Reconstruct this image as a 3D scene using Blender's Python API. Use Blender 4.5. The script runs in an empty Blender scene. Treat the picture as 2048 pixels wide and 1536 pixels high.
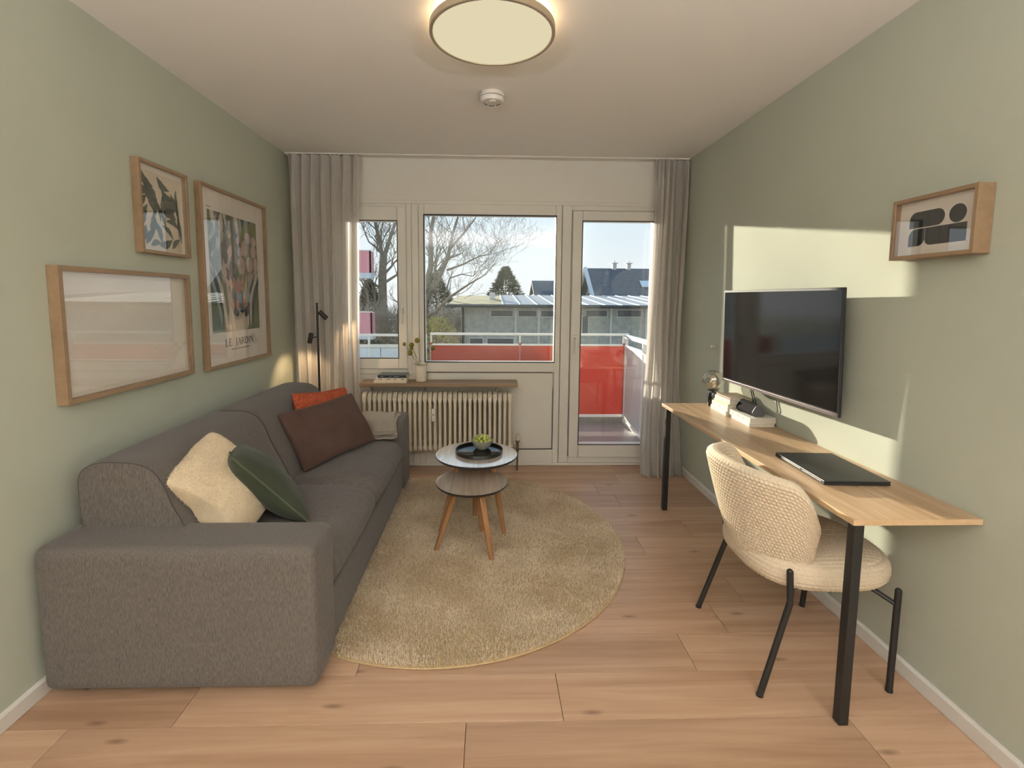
import bpy, bmesh, math, random
import numpy as np
from math import sin, cos, pi, radians as RAD, sqrt, atan2
from mathutils import Vector, Matrix, Euler

S = bpy.context.scene
COL = S.collection
random.seed(7)

# ------------------------------------------------------------------ camera
FPX, CX, CY = 964.85, 1004.06, 690.04
YAW, PITCH, ROLL, CAMH = 0.0277, 0.0969, -0.0070, 1.4055
cam = bpy.data.objects.new('camera', bpy.data.cameras.new('camera'))
COL.objects.link(cam)
cam.data.sensor_fit = 'HORIZONTAL'
cam.data.sensor_width = 36.0
cam.data.lens = 36.0 * FPX / 2048
cam.data.shift_x = (1024 - CX) / 2048
cam.data.shift_y = -(768 - CY) / 2048
cam.data.clip_start = 0.05
cam.data.clip_end = 500
_fw = Vector((sin(YAW) * cos(PITCH), cos(YAW) * cos(PITCH), -sin(PITCH)))
_rt = Vector((cos(YAW), -sin(YAW), 0))
_dn = _fw.cross(_rt)
_r2 = cos(ROLL) * _rt + sin(ROLL) * _dn
_d2 = -sin(ROLL) * _rt + cos(ROLL) * _dn
cam.matrix_world = Matrix((
    (_r2.x, -_d2.x, -_fw.x, 0), (_r2.y, -_d2.y, -_fw.y, 0),
    (_r2.z, -_d2.z, -_fw.z, CAMH), (0, 0, 0, 1)))
S.camera = cam

# ------------------------------------------------------------------ sky, sun, exposure
SKY_STRENGTH = 1.1
SUN_STRENGTH = 13.0
FILL_W = 110.0  # power of each added fill lamp behind the camera
S.view_settings.view_transform = 'Standard'
S.view_settings.look = 'None'
S.view_settings.gamma = 1.0
S.view_settings.use_curve_mapping = False
S.view_settings.exposure = 0.0

W = bpy.data.worlds.new('sky')
S.world = W
W.use_nodes = True
_n, _l = W.node_tree.nodes, W.node_tree.links
_n.clear()
_tc = _n.new('ShaderNodeTexCoord')
_sx = _n.new('ShaderNodeSeparateXYZ')
_ra = _n.new('ShaderNodeValToRGB')
_bg = _n.new('ShaderNodeBackground')
_wo = _n.new('ShaderNodeOutputWorld')
_l.new(_tc.outputs['Generated'], _sx.inputs[0])
_l.new(_sx.outputs['Z'], _ra.inputs[0])
_l.new(_ra.outputs[0], _bg.inputs[0])
_l.new(_bg.outputs[0], _wo.inputs[0])
_bg.inputs[1].default_value = SKY_STRENGTH
_e = _ra.color_ramp.elements
_e[0].position = 0.0; _e[0].color = (0.90, 0.93, 0.96, 1)
_e[1].position = 1.0; _e[1].color = (0.28, 0.50, 0.85, 1)
for _p, _c in ((0.06, (0.86, 0.92, 0.97, 1)), (0.18, (0.74, 0.88, 0.98, 1)), (0.45, (0.52, 0.74, 0.95, 1))):
    _x = _ra.color_ramp.elements.new(_p); _x.color = _c

SUN_DIR = Vector((0.365, -1.0, -0.167)).normalized()
sun = bpy.data.objects.new('sun', bpy.data.lights.new('sun', 'SUN'))
COL.objects.link(sun)
sun.data.energy = SUN_STRENGTH
sun.data.color = (1.0, 0.90, 0.72)
sun.data.angle = RAD(0.7)
sun.rotation_euler = SUN_DIR.to_track_quat('-Z', 'Y').to_euler()
sun.location = (-4, 12, 6)

# ------------------------------------------------------------------ helpers
def off(o):
    v = Vector((0, 0, 0))
    while o is not None:
        v += o.location
        o = o.parent
    return v

def tag(o, label=None, cat=None, group=None, kind=None):
    if label: o['label'] = label
    if cat: o['category'] = cat
    if group: o['group'] = group
    if kind: o['kind'] = kind
    return o

def thing(name, label, cat, loc=(0, 0, 0), rot=(0, 0, 0), group=None):
    o = bpy.data.objects.new(name, None)
    o.empty_display_size = 0.05
    COL.objects.link(o)
    o.location = loc
    o.rotation_euler = rot
    return tag(o, label, cat, group)

def link(name, me, m, parent=None):
    o = bpy.data.objects.new(name, me)
    COL.objects.link(o)
    if parent is not None: o.parent = parent
    if m is not None and len(me.materials) == 0:
        for k in (m if isinstance(m, (list, tuple)) else [m]): me.materials.append(k)
    return o

def copy_tree(o, parent=None, loc=None):
    c = o.copy()
    COL.objects.link(c)
    c.parent = parent
    if loc is not None: c.location = loc
    for ch in list(o.children): copy_tree(ch, c)
    return c

class MB:
    def __init__(s):
        s.v = []; s.f = []; s.mi = []; s.m = 0; s.uv = None
    def add(s, vs, fs):
        b = len(s.v)
        s.v += [tuple(p) for p in vs]
        for f in fs:
            s.f.append(tuple(b + i for i in f)); s.mi.append(s.m)
        return s
    def box(s, a, b):
        x0, y0, z0 = a; x1, y1, z1 = b
        return s.add([(x0, y0, z0), (x1, y0, z0), (x1, y1, z0), (x0, y1, z0), (x0, y0, z1), (x1, y0, z1), (x1, y1, z1), (x0, y1, z1)],
                     [(0, 3, 2, 1), (4, 5, 6, 7), (0, 1, 5, 4), (1, 2, 6, 5), (2, 3, 7, 6), (3, 0, 4, 7)])
    def bbox(s, a, b, r):
        """box with chamfered edges"""
        c = [(a[i] + b[i]) / 2 for i in range(3)]; h = [abs(b[i] - a[i]) / 2 for i in range(3)]
        bm = bmesh.new()
        bmesh.ops.create_cube(bm, size=2)
        for v in bm.verts: v.co = Vector((c[0] + v.co.x * h[0], c[1] + v.co.y * h[1], c[2] + v.co.z * h[2]))
        bmesh.ops.bevel(bm, geom=bm.edges[:], offset=min(r, min(h) * 0.95), segments=2, affect='EDGES', profile=0.5)
        return s.bm(bm)
    def bm(s, bm):
        bm.verts.index_update()
        s.add([v.co[:] for v in bm.verts], [[v.index for v in f.verts] for f in bm.faces])
        bm.free()
        return s
    def tube(s, pts, r, n=8, caps=True):
        pts = [Vector(p) for p in pts]
        rs = r if isinstance(r, (list, tuple)) else [r] * len(pts)
        rings = []
        prev = None
        for i, p in enumerate(pts):
            d = (pts[min(i + 1, len(pts) - 1)] - pts[max(i - 1, 0)])
            if d.length < 1e-9: d = Vector((0, 0, 1))
            d.normalize()
            if prev is None:
                u = d.orthogonal().normalized()
            else:
                u = (prev - d * prev.dot(d))
                u = u.normalized() if u.length > 1e-6 else d.orthogonal().normalized()
            prev = u
            w = d.cross(u)
            rings.append([p + (u * cos(2 * pi * k / n) + w * sin(2 * pi * k / n)) * rs[i] for k in range(n)])
        vs = [q for R in rings for q in R]
        fs = []
        for i in range(len(pts) - 1):
            for k in range(n):
                fs.append((i * n + k, i * n + (k + 1) % n, (i + 1) * n + (k + 1) % n, (i + 1) * n + k))
        if caps:
            fs.append(tuple(range(n - 1, -1, -1)))
            fs.append(tuple((len(pts) - 1) * n + k for k in range(n)))
        return s.add(vs, fs)
    def lathe(s, prof, c=(0, 0, 0), n=32, axis='z'):
        vs = []; fs = []
        for (r, z) in prof:
            for k in range(n):
                a = 2 * pi * k / n
                vs.append((c[0] + r * cos(a), c[1] + r * sin(a), c[2] + z))
        m = len(prof)
        for i in range(m - 1):
            for k in range(n):
                fs.append((i * n + k, i * n + (k + 1) % n, (i + 1) * n + (k + 1) % n, (i + 1) * n + k))
        if prof[0][0] > 1e-6: fs.append(tuple(range(n - 1, -1, -1)))
        if prof[-1][0] > 1e-6: fs.append(tuple((m - 1) * n + k for k in range(n)))
        return s.add(vs, fs)
    def prism(s, poly, fn, t0, t1):
        """poly: list of (a,b); fn(a,b,t)->xyz"""
        n = len(poly)
        vs = [fn(a, b, t0) for a, b in poly] + [fn(a, b, t1) for a, b in poly]
        fs = [tuple(range(n - 1, -1, -1)), tuple(range(n, 2 * n))]
        fs += [(i, (i + 1) % n, n + (i + 1) % n, n + i) for i in range(n)]
        return s.add(vs, fs)
    def sphere(s, c, r, nu=12, nv=8, sc=(1, 1, 1)):
        prof = [(max(1e-7, sin(pi * j / nv)), -cos(pi * j / nv)) for j in range(nv + 1)]
        vs = []; fs = []
        for (a, z) in prof:
            for k in range(nu):
                t = 2 * pi * k / nu
                vs.append((c[0] + r * sc[0] * a * cos(t), c[1] + r * sc[1] * a * sin(t), c[2] + r * sc[2] * z))
        for i in range(nv):
            for k in range(nu):
                fs.append((i * nu + k, i * nu + (k + 1) % nu, (i + 1) * nu + (k + 1) % nu, (i + 1) * nu + k))
        return s.add(vs, fs)
    def build(s, name, m, parent=None, smooth=False, local=False, angle=None, world=True):
        me = bpy.data.meshes.new(name)
        vs = s.v
        if parent is not None and not local:
            o = off(parent)
            vs = [(x - o.x, y - o.y, z - o.z) for x, y, z in vs]
        me.from_pydata(vs, [], s.f)
        ms = m if isinstance(m, (list, tuple)) else [m]
        for k in ms: me.materials.append(k)
        if len(ms) > 1: me.polygons.foreach_set('material_index', s.mi)
        bmx = bmesh.new(); bmx.from_mesh(me)
        bmesh.ops.remove_doubles(bmx, verts=bmx.verts[:], dist=1e-6)
        bmesh.ops.recalc_face_normals(bmx, faces=bmx.faces[:])
        bmx.to_mesh(me); bmx.free()
        if smooth:
            me.polygons.foreach_set('use_smooth', [True] * len(me.polygons))
            me.set_sharp_from_angle(angle=RAD(angle if angle else 40))
        me.update()
        o = bpy.data.objects.new(name, me)
        COL.objects.link(o)
        if parent is not None: o.parent = parent
        elif not local and s.v:
            # put the origin at the base of the thing
            a = np.array(s.v); c = Vector(((a[:, 0].min() + a[:, 0].max()) / 2, (a[:, 1].min() + a[:, 1].max()) / 2, a[:, 2].min()))
            me.transform(Matrix.Translation(-c)); o.location = c
        return o

def fast_mesh(name, V, F, m, parent=None, smooth=False, nfv=4):
    me = bpy.data.meshes.new(name)
    V = np.asarray(V, dtype=np.float32); F = np.asarray(F, dtype=np.int32)
    if parent is not None:
        o = off(parent); V = V - np.array([o.x, o.y, o.z], dtype=np.float32)
    me.vertices.add(len(V)); me.vertices.foreach_set('co', V.ravel())
    me.loops.add(F.size); me.loops.foreach_set('vertex_index', F.ravel())
    me.polygons.add(len(F))
    me.polygons.foreach_set('loop_start', np.arange(len(F), dtype=np.int32) * F.shape[1])
    me.polygons.foreach_set('loop_total', np.full(len(F), F.shape[1], dtype=np.int32))
    if smooth: me.polygons.foreach_set('use_smooth', [True] * len(F))
    me.materials.append(m)
    me.update(calc_edges=True)
    o = bpy.data.objects.new(name, me); COL.objects.link(o)
    if parent is not None: o.parent = parent
    return o

def grid_faces(nu, nv, closed_u=False):
    fs = []
    for j in range(nv - 1):
        for i in range(nu if closed_u else nu - 1):
            i2 = (i + 1) % nu
            fs.append((j * nu + i, j * nu + i2, (j + 1) * nu + i2, (j + 1) * nu + i))
    return fs

# ------------------------------------------------------------------ materials
def newmat(name):
    m = bpy.data.materials.new(name); m.use_nodes = True
    nt = m.node_tree; nt.nodes.clear()
    out = nt.nodes.new('ShaderNodeOutputMaterial')
    return m, nt, out

def N(nt, t, **kw):
    n = nt.nodes.new(t)
    for k, v in kw.items(): setattr(n, k, v)
    return n

def mat(name, col, rough=0.6, metal=0.0, spec=0.5, noise=0.0, nscale=20.0, stretch=(1, 1, 1), bump=0.0, bscale=None,
        coat=0.0, col2=None, rand=0.0, sheen=0.0, emit=None, estr=0.0, trans=0.0, detail=4.0, bstretch=None, bdist=0.01):
    m, nt, out = newmat(name)
    b = N(nt, 'ShaderNodeBsdfPrincipled')
    nt.links.new(b.outputs[0], out.inputs[0])
    b.inputs['Base Color'].default_value = (*col, 1)
    b.inputs['Roughness'].default_value = rough
    b.inputs['Metallic'].default_value = metal
    b.inputs['Specular IOR Level'].default_value = spec
    b.inputs['Coat Weight'].default_value = coat
    b.inputs['Coat Roughness'].default_value = 0.08
    if sheen:
        b.inputs['Sheen Weight'].default_value = sheen
        b.inputs['Sheen Roughness'].default_value = 0.5
    if emit:
        b.inputs['Emission Color'].default_value = (*emit, 1)
        b.inputs['Emission Strength'].default_value = estr
    tc = None
    def coords(st):
        nonlocal tc
        if tc is None: tc = N(nt, 'ShaderNodeTexCoord')
        mp = N(nt, 'ShaderNodeMapping')
        mp.inputs['Scale'].default_value = st
        nt.links.new(tc.outputs['Object'], mp.inputs['Vector'])
        if rand:
            oi = N(nt, 'ShaderNodeObjectInfo')
            ml = N(nt, 'ShaderNodeMath', operation='MULTIPLY'); ml.inputs[1].default_value = 37.0
            nt.links.new(oi.outputs['Random'], ml.inputs[0])
            cb = N(nt, 'ShaderNodeCombineXYZ')
            for i in range(3): nt.links.new(ml.outputs[0], cb.inputs[i])
            nt.links.new(cb.outputs[0], mp.inputs['Location'])
        return mp
    colsock = None
    if noise or col2:
        mp = coords(stretch)
        nz = N(nt, 'ShaderNodeTexNoise'); nz.inputs['Scale'].default_value = nscale; nz.inputs['Detail'].default_value = detail
        nt.links.new(mp.outputs[0], nz.inputs['Vector'])
        rp = N(nt, 'ShaderNodeValToRGB')
        c2 = col2 if col2 else tuple(c * (1 - noise) for c in col)
        rp.color_ramp.elements[0].position = 0.32; rp.color_ramp.elements[0].color = (*c2, 1)
        rp.color_ramp.elements[1].position = 0.68; rp.color_ramp.elements[1].color = (*col, 1)
        nt.links.new(nz.outputs['Fac'], rp.inputs[0])
        colsock = rp.outputs[0]
    if rand and colsock is not None:
        oi = N(nt, 'ShaderNodeObjectInfo')
        hv = N(nt, 'ShaderNodeHueSaturation')
        mr = N(nt, 'ShaderNodeMapRange'); mr.inputs[3].default_value = 1 - rand; mr.inputs[4].default_value = 1 + rand
        nt.links.new(oi.outputs['Random'], mr.inputs[0]); nt.links.new(mr.outputs[0], hv.inputs['Value'])
        nt.links.new(colsock, hv.inputs['Color']); colsock = hv.outputs[0]
    if colsock is not None: nt.links.new(colsock, b.inputs['Base Color'])
    if bump:
        mp = coords(bstretch if bstretch else stretch)
        nz = N(nt, 'ShaderNodeTexNoise'); nz.inputs['Scale'].default_value = bscale or nscale; nz.inputs['Detail'].default_value = 3
        nt.links.new(mp.outputs[0], nz.inputs['Vector'])
        bp = N(nt, 'ShaderNodeBump'); bp.inputs['Strength'].default_value = bump; bp.inputs['Distance'].default_value = bdist
        nt.links.new(nz.outputs['Fac'], bp.inputs['Height']); nt.links.new(bp.outputs[0], b.inputs['Normal'])
    return m

def glass_mat(name, tint=(0.97, 0.98, 0.97), f0=0.04, rough=0.0, gcol=(1, 1, 1)):
    """clear pane: see-through, mirror share by Schlick's law on both faces"""
    m, nt, out = newmat(name)
    tr = N(nt, 'ShaderNodeBsdfTransparent'); tr.inputs[0].default_value = (*tint, 1)
    gl = N(nt, 'ShaderNodeBsdfGlossy'); gl.inputs['Roughness'].default_value = rough; gl.inputs[0].default_value = (*gcol, 1)
    lw = N(nt, 'ShaderNodeLayerWeight'); lw.inputs[0].default_value = 0.5
    pw = N(nt, 'ShaderNodeMath', operation='POWER'); pw.inputs[1].default_value = 5.0
    ma = N(nt, 'ShaderNodeMath', operation='MULTIPLY_ADD'); ma.inputs[1].default_value = 1 - f0; ma.inputs[2].default_value = f0
    nt.links.new(lw.outputs['Facing'], pw.inputs[0]); nt.links.new(pw.outputs[0], ma.inputs[0])
    mx = N(nt, 'ShaderNodeMixShader')
    nt.links.new(ma.outputs[0], mx.inputs[0]); nt.links.new(tr.outputs[0], mx.inputs[1]); nt.links.new(gl.outputs[0], mx.inputs[2])
    nt.links.new(mx.outputs[0], out.inputs[0])
    return m

def cloth_mat(name, col, transl=0.45, transp=0.2, weave=0.0):
    m, nt, out = newmat(name)
    df = N(nt, 'ShaderNodeBsdfDiffuse'); df.inputs[0].default_value = (*col, 1)
    tl = N(nt, 'ShaderNodeBsdfTranslucent'); tl.inputs[0].default_value = (*col, 1)
    tp = N(nt, 'ShaderNodeBsdfTransparent')
    m1 = N(nt, 'ShaderNodeMixShader'); m1.inputs[0].default_value = transl
    m2 = N(nt, 'ShaderNodeMixShader'); m2.inputs[0].default_value = transp
    nt.links.new(df.outputs[0], m1.inputs[1]); nt.links.new(tl.outputs[0], m1.inputs[2])
    nt.links.new(m1.outputs[0], m2.inputs[1]); nt.links.new(tp.outputs[0], m2.inputs[2])
    nt.links.new(m2.outputs[0], out.inputs[0])
    if weave:
        tc = N(nt, 'ShaderNodeTexCoord'); mp = N(nt, 'ShaderNodeMapping'); mp.inputs['Scale'].default_value = (300, 300, 25)
        nz = N(nt, 'ShaderNodeTexNoise'); nz.inputs['Scale'].default_value = 1.0
        mr = N(nt, 'ShaderNodeMapRange'); mr.inputs[3].default_value = max(0, transp - weave); mr.inputs[4].default_value = transp + weave
        nt.links.new(tc.outputs['Object'], mp.inputs[0]); nt.links.new(mp.outputs[0], nz.inputs['Vector'])
        nt.links.new(nz.outputs['Fac'], mr.inputs[0]); nt.links.new(mr.outputs[0], m2.inputs[0])
    return m

def emis_mat(name, col, strength):
    m, nt, out = newmat(name)
    e = N(nt, 'ShaderNodeEmission'); e.inputs[0].default_value = (*col, 1); e.inputs[1].default_value = strength
    nt.links.new(e.outputs[0], out.inputs[0])
    return m

def wood_mat(name, c1, c2, axis='y', scale=1.0, rough=0.45, rand=0.0, ring=0.6, knots=False, bump=0.05, spec=0.4):
    """long grain along one object axis"""
    m, nt, out = newmat(name)
    b = N(nt, 'ShaderNodeBsdfPrincipled'); nt.links.new(b.outputs[0], out.inputs[0])
    b.inputs['Roughness'].default_value = rough; b.inputs['Specular IOR Level'].default_value = spec
    tc = N(nt, 'ShaderNodeTexCoord'); mp = N(nt, 'ShaderNodeMapping')
    st = {'x': (1.2, 22, 22), 'y': (22, 1.2, 22), 'z': (22, 22, 1.2)}[axis]
    mp.inputs['Scale'].default_value = tuple(k * scale for k in st)
    nt.links.new(tc.outputs['Object'], mp.inputs[0])
    oi = N(nt, 'ShaderNodeObjectInfo')
    if rand:
        ml = N(nt, 'ShaderNodeMath', operation='MULTIPLY'); ml.inputs[1].default_value = 53.0
        nt.links.new(oi.outputs['Random'], ml.inputs[0])
        cb = N(nt, 'ShaderNodeCombineXYZ')
        for i in range(3): nt.links.new(ml.outputs[0], cb.inputs[i])
        nt.links.new(cb.outputs[0], mp.inputs['Location'])
    n1 = N(nt, 'ShaderNodeTexNoise'); n1.inputs['Scale'].default_value = 1.0; n1.inputs['Detail'].default_value = 6; n1.inputs['Roughness'].default_value = 0.62
    n1.inputs['Distortion'].default_value = 0.6
    nt.links.new(mp.outputs[0], n1.inputs['Vector'])
    n2 = N(nt, 'ShaderNodeTexNoise'); n2.inputs['Scale'].default_value = 0.16; n2.inputs['Detail'].default_value = 3
    nt.links.new(mp.outputs[0], n2.inputs['Vector'])
    mx = N(nt, 'ShaderNodeMath', operation='ADD')
    m1 = N(nt, 'ShaderNodeMath', operation='MULTIPLY'); m1.inputs[1].default_value = ring
    m2 = N(nt, 'ShaderNodeMath', operation='MULTIPLY'); m2.inputs[1].default_value = 1 - ring
    nt.links.new(n1.outputs['Fac'], m1.inputs[0]); nt.links.new(n2.outputs['Fac'], m2.inputs[0])
    nt.links.new(m1.outputs[0], mx.inputs[0]); nt.links.new(m2.outputs[0], mx.inputs[1])
    rp = N(nt, 'ShaderNodeValToRGB')
    rp.color_ramp.elements[0].position = 0.34; rp.color_ramp.elements[0].color = (*c2, 1)
    rp.color_ramp.elements[1].position = 0.62; rp.color_ramp.elements[1].color = (*c1, 1)
    nt.links.new(mx.outputs[0], rp.inputs[0])
    cs = rp.outputs[0]
    if knots:
        mk = N(nt, 'ShaderNodeMapping'); mk.inputs['Scale'].default_value = (2.2, 7.5, 1)
        nt.links.new(tc.outputs['Object'], mk.inputs[0])
        if rand: nt.links.new(cb.outputs[0], mk.inputs['Location'])
        vo = N(nt, 'ShaderNodeTexVoronoi'); vo.inputs['Scale'].default_value = 1.0; vo.voronoi_dimensions = '2D'
        nt.links.new(mk.outputs[0], vo.inputs['Vector'])
        kr = N(nt, 'ShaderNodeMapRange'); kr.inputs[1].default_value = 0.015; kr.inputs[2].default_value = 0.10
        kr.inputs[3].default_value = 0.62; kr.inputs[4].default_value = 0.0
        nt.links.new(vo.outputs['Distance'], kr.inputs[0])
        vg = N(nt, 'ShaderNodeMath', operation='GREATER_THAN'); vg.inputs[1].default_value = 0.74
        sp = N(nt, 'ShaderNodeSeparateColor'); nt.links.new(vo.outputs['Color'], sp.inputs[0]); nt.links.new(sp.outputs[0], vg.inputs[0])
        mm = N(nt, 'ShaderNodeMath', operation='MULTIPLY'); nt.links.new(kr.outputs[0], mm.inputs[0]); nt.links.new(vg.outputs[0], mm.inputs[1])
        mc = N(nt, 'ShaderNodeMixRGB'); mc.inputs[2].default_value = (c2[0] * 0.35, c2[1] * 0.3, c2[2] * 0.3, 1)
        nt.links.new(mm.outputs[0], mc.inputs[0]); nt.links.new(cs, mc.inputs[1]); cs = mc.outputs[0]
    if rand:
        hv = N(nt, 'ShaderNodeHueSaturation')
        mr = N(nt, 'ShaderNodeMapRange'); mr.inputs[3].default_value = 1 - rand; mr.inputs[4].default_value = 1 + rand
        nt.links.new(oi.outputs['Random'], mr.inputs[0]); nt.links.new(mr.outputs[0], hv.inputs['Value'])
        nt.links.new(cs, hv.inputs['Color']); cs = hv.outputs[0]
    nt.links.new(cs, b.inputs['Base Color'])
    if bump:
        bp = N(nt, 'ShaderNodeBump'); bp.inputs['Strength'].default_value = bump; bp.inputs['Distance'].default_value = 0.004
        nt.links.new(n1.outputs['Fac'], bp.inputs['Height']); nt.links.new(bp.outputs[0], b.inputs['Normal'])
    return m

M = {}
M['wall'] = mat('sage_paint', (0.500, 0.522, 0.440), 0.85, spec=0.2, noise=0.03, nscale=3, bump=0.04, bscale=180)
M['white_wall'] = mat('white_paint', (0.76, 0.73, 0.68), 0.85, spec=0.2, bump=0.03, bscale=160)
M['ceil'] = mat('ceiling_paint', (0.86, 0.83, 0.79), 0.9, spec=0.15, bump=0.03, bscale=160)
M['trim'] = mat('white_trim', (0.74, 0.71, 0.67), 0.4, spec=0.4)
M['pvc'] = mat('white_pvc', (0.74, 0.71, 0.66), 0.32, spec=0.45)
M['gasket'] = mat('black_gasket', (0.03, 0.03, 0.035), 0.6)
M['glass'] = glass_mat('window_glass')
M['picglass'] = glass_mat('picture_glass', (0.99, 0.99, 0.99), 0.06)
M['plank'] = wood_mat('oak_laminate', (0.57, 0.375, 0.25), (0.37, 0.215, 0.13), 'x', 0.75, rough=0.33, rand=0.10, knots=True, ring=0.62, bump=0.03)
M['joint'] = mat('floor_joint', (0.12, 0.07, 0.04), 0.9)
M['oak'] = wood_mat('desk_oak', (0.58, 0.41, 0.255), (0.36, 0.23, 0.125), 'y', 1.25, rough=0.38, ring=0.75)
M['oak_edge'] = wood_mat('desk_oak_edge', (0.66, 0.47, 0.29), (0.54, 0.36, 0.20), 'y', 1.0, rough=0.45)
M['frame_oak'] = wood_mat('frame_oak', (0.355, 0.240, 0.145), (0.27, 0.175, 0.10), 'y', 1.6, rough=0.45)
M['shelf_oak'] = wood_mat('shelf_oak', (0.32, 0.22, 0.14), (0.20, 0.13, 0.075), 'x', 1.0, rough=0.5, ring=0.7)
M['leg_oak'] = wood_mat('leg_oak', (0.43, 0.22, 0.10), (0.30, 0.14, 0.06), 'z', 1.4, rough=0.4)
M['top_ash'] = wood_mat('table_top_ash', (0.72, 0.64, 0.56), (0.50, 0.39, 0.30), 'y', 1.3, rough=0.16, ring=0.75, spec=0.7)
_b = [n for n in M['top_ash'].node_tree.nodes if n.type == 'BSDF_PRINCIPLED'][0]
_b.inputs['Coat Weight'].default_value = 1.0; _b.inputs['Coat IOR'].default_value = 3.4; _b.inputs['Coat Roughness'].default_value = 0.12
M['black_metal'] = mat('black_metal', (0.018, 0.018, 0.018), 0.42, spec=0.5)
M['black_plastic'] = mat('black_plastic', (0.02, 0.02, 0.022), 0.35)
M['black_matte'] = mat('black_matte', (0.018, 0.018, 0.02), 0.7)
M['radiator'] = mat('radiator_enamel', (0.70, 0.62, 0.50), 0.35, spec=0.5)
M['steel'] = mat('brushed_steel', (0.5, 0.48, 0.45), 0.3, metal=1.0)
M['brass'] = mat('dark_brass', (0.25, 0.19, 0.12), 0.35, metal=0.9)

# =================================================================== ROOM
XL, XR, YB, YR, H = -1.57, 1.57, 3.95, -2.80, 2.50
T = 0.16
def structure(o): o['kind'] = 'structure'; return o
floor_o = structure(MB().box((XL - T, YR - T, -0.16), (XR + T, YB + 0.08, -0.004)).build('floor', M['joint']))
structure(MB().box((XL - T, YR - T, H), (XR + T, YB + 0.30, H + 0.16)).build('ceiling', M['ceil']))
structure(MB().box((XL - T, YR - T, 0), (XL, YB + 0.30, H)).build('wall_left', M['wall']))
structure(MB().box((XR, YR - T, 0), (XR + T, YB + 0.30, H)).build('wall_right', M['wall']))
structure(MB().box((XL, YR - T, 0), (XR, YR, H)).build('wall_rear', M['wall']))
WX0, WX1, WZ1 = -1.30, 1.43, 2.165
b = MB()
b.box((XL, YB, WZ1), (XR, YB + 0.22, H))
b.box((XL, YB, 0), (WX0, YB + 0.22, WZ1))
b.box((WX1, YB, 0), (XR, YB + 0.22, WZ1))
structure(b.build('wall_back', M['white_wall']))
# planks: rows across the room
def plank(x0, x1, y0, y1):
    g = 0.0010; e = 0.0006
    a0, a1, c0, c1 = x0 + g, x1 - g, y0 + g, y1 - g
    vs = [(a0, c0, -0.004), (a1, c0, -0.004), (a1, c1, -0.004), (a0, c1, -0.004),
          (a0, c0, -e), (a1, c0, -e), (a1, c1, -e), (a0, c1, -e),
          (a0 + e, c0 + e, 0), (a1 - e, c0 + e, 0), (a1 - e, c1 - e, 0), (a0 + e, c1 - e, 0)]
    fs = [(0, 1, 5, 4), (1, 2, 6, 5), (2, 3, 7, 6), (3, 0, 4, 7), (4, 5, 9, 8), (5, 6, 10, 9), (6, 7, 11, 10), (7, 4, 8, 11), (8, 9, 10, 11)]
    q = MB().add(vs, fs)
    return q.build('plank', M['plank'], floor_o)
PW, PL = 0.2065, 1.29
known = {-1: -0.07, 0: 0.256, 1: 0.799, 2: 1.023, 3: -0.09, 4: 0.46, 9: 0.805}
k0 = int((YR - 1.4785) / PW) - 1
k = k0
rp = random.Random(3)
while True:
    y0 = 1.4785 + k * PW; y1 = y0 + PW
    if y0 > YB - 0.005: break
    if y1 > YR:
        y0c, y1c = max(y0, YR), min(y1, YB + 0.01)
        j = known.get(k, rp.uniform(-1.2, 1.2))
        xs = [j + i * PL for i in range(-5, 6)]
        xs = sorted([XL] + [x for x in xs if XL + 0.03 < x < XR - 0.03] + [XR])
        for a, c in zip(xs[:-1], xs[1:]): plank(a, c, y0c, y1c)
    k += 1
# baseboards
def baseboard(name, x0, x1):
    q = MB()
    s = 1 if x0 < 0 else -1
    prof = [(0, 0.002), (0.013, 0.002), (0.013, 0.052), (0.008, 0.060), (0, 0.060)]
    q.prism([(x0 + s * a, z) for a, z in prof], lambda a, z, t: (a, t, z), YR, YB)
    structure(q.build(name, M['trim']))
baseboard('baseboard_left', XL, 0)
baseboard('baseboard_right', XR, 0)

# ---- window wall: small casement, fixed middle light, balcony door
def rect_frame(q, x0, x1, z0, z1, wl, wr, wb, wt, y0, y1, r=0.006):
    """four members with mitred look"""
    q.bbox((x0, y0, z0), (x0 + wl, y1, z1), r)
    q.bbox((x1 - wr, y0, z0), (x1, y1, z1), r)
    q.bbox((x0 + wl - 0.001, y0 + 0.0006, z0), (x1 - wr + 0.001, y1, z0 + wb), r)
    q.bbox((x0 + wl - 0.001, y0 + 0.0006, z1 - wt), (x1 - wr + 0.001, y1, z1), r)
def gasket(q, x0, x1, z0, z1, y0, y1, w=0.006):
    q.box((x0 - w, y0, z0 - w), (x0 + 0.001, y1, z1 + w)); q.box((x1 - 0.001, y0, z0 - w), (x1 + w, y1, z1 + w))
    q.box((x0, y0, z0 - w), (x1, y1, z0 + 0.001)); q.box((x0, y0, z1 - 0.001), (x1, y1, z1 + w))
def handle(parent, x, y, z, sg=1):
    q = MB()
    q.bbox((x - 0.014, y - 0.010, z - 0.035), (x + 0.014, y, z + 0.035), 0.005)
    q.tube([(x, y - 0.005, z + 0.005), (x, y - 0.038, z + 0.005)], 0.010, 12)
    q.tube([(x, y - 0.038, z + 0.014), (x, y - 0.046, z - 0.01), (x, y - 0.046, z - 0.115)], [0.011, 0.010, 0.008], 12)
    return q.build('handle', M['pvc'], parent, smooth=True)
FY0, FY1 = 3.952, 4.04
w1 = thing('window_1', None, None, (-0.96, FY0, 0.77)); structure(w1)
q = MB(); rect_frame(q, WX0, -0.622, 0.775, WZ1, 0.055, 0.045, 0.055, 0.045, FY0, FY1); q.build('frame', M['pvc'], w1)
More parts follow.
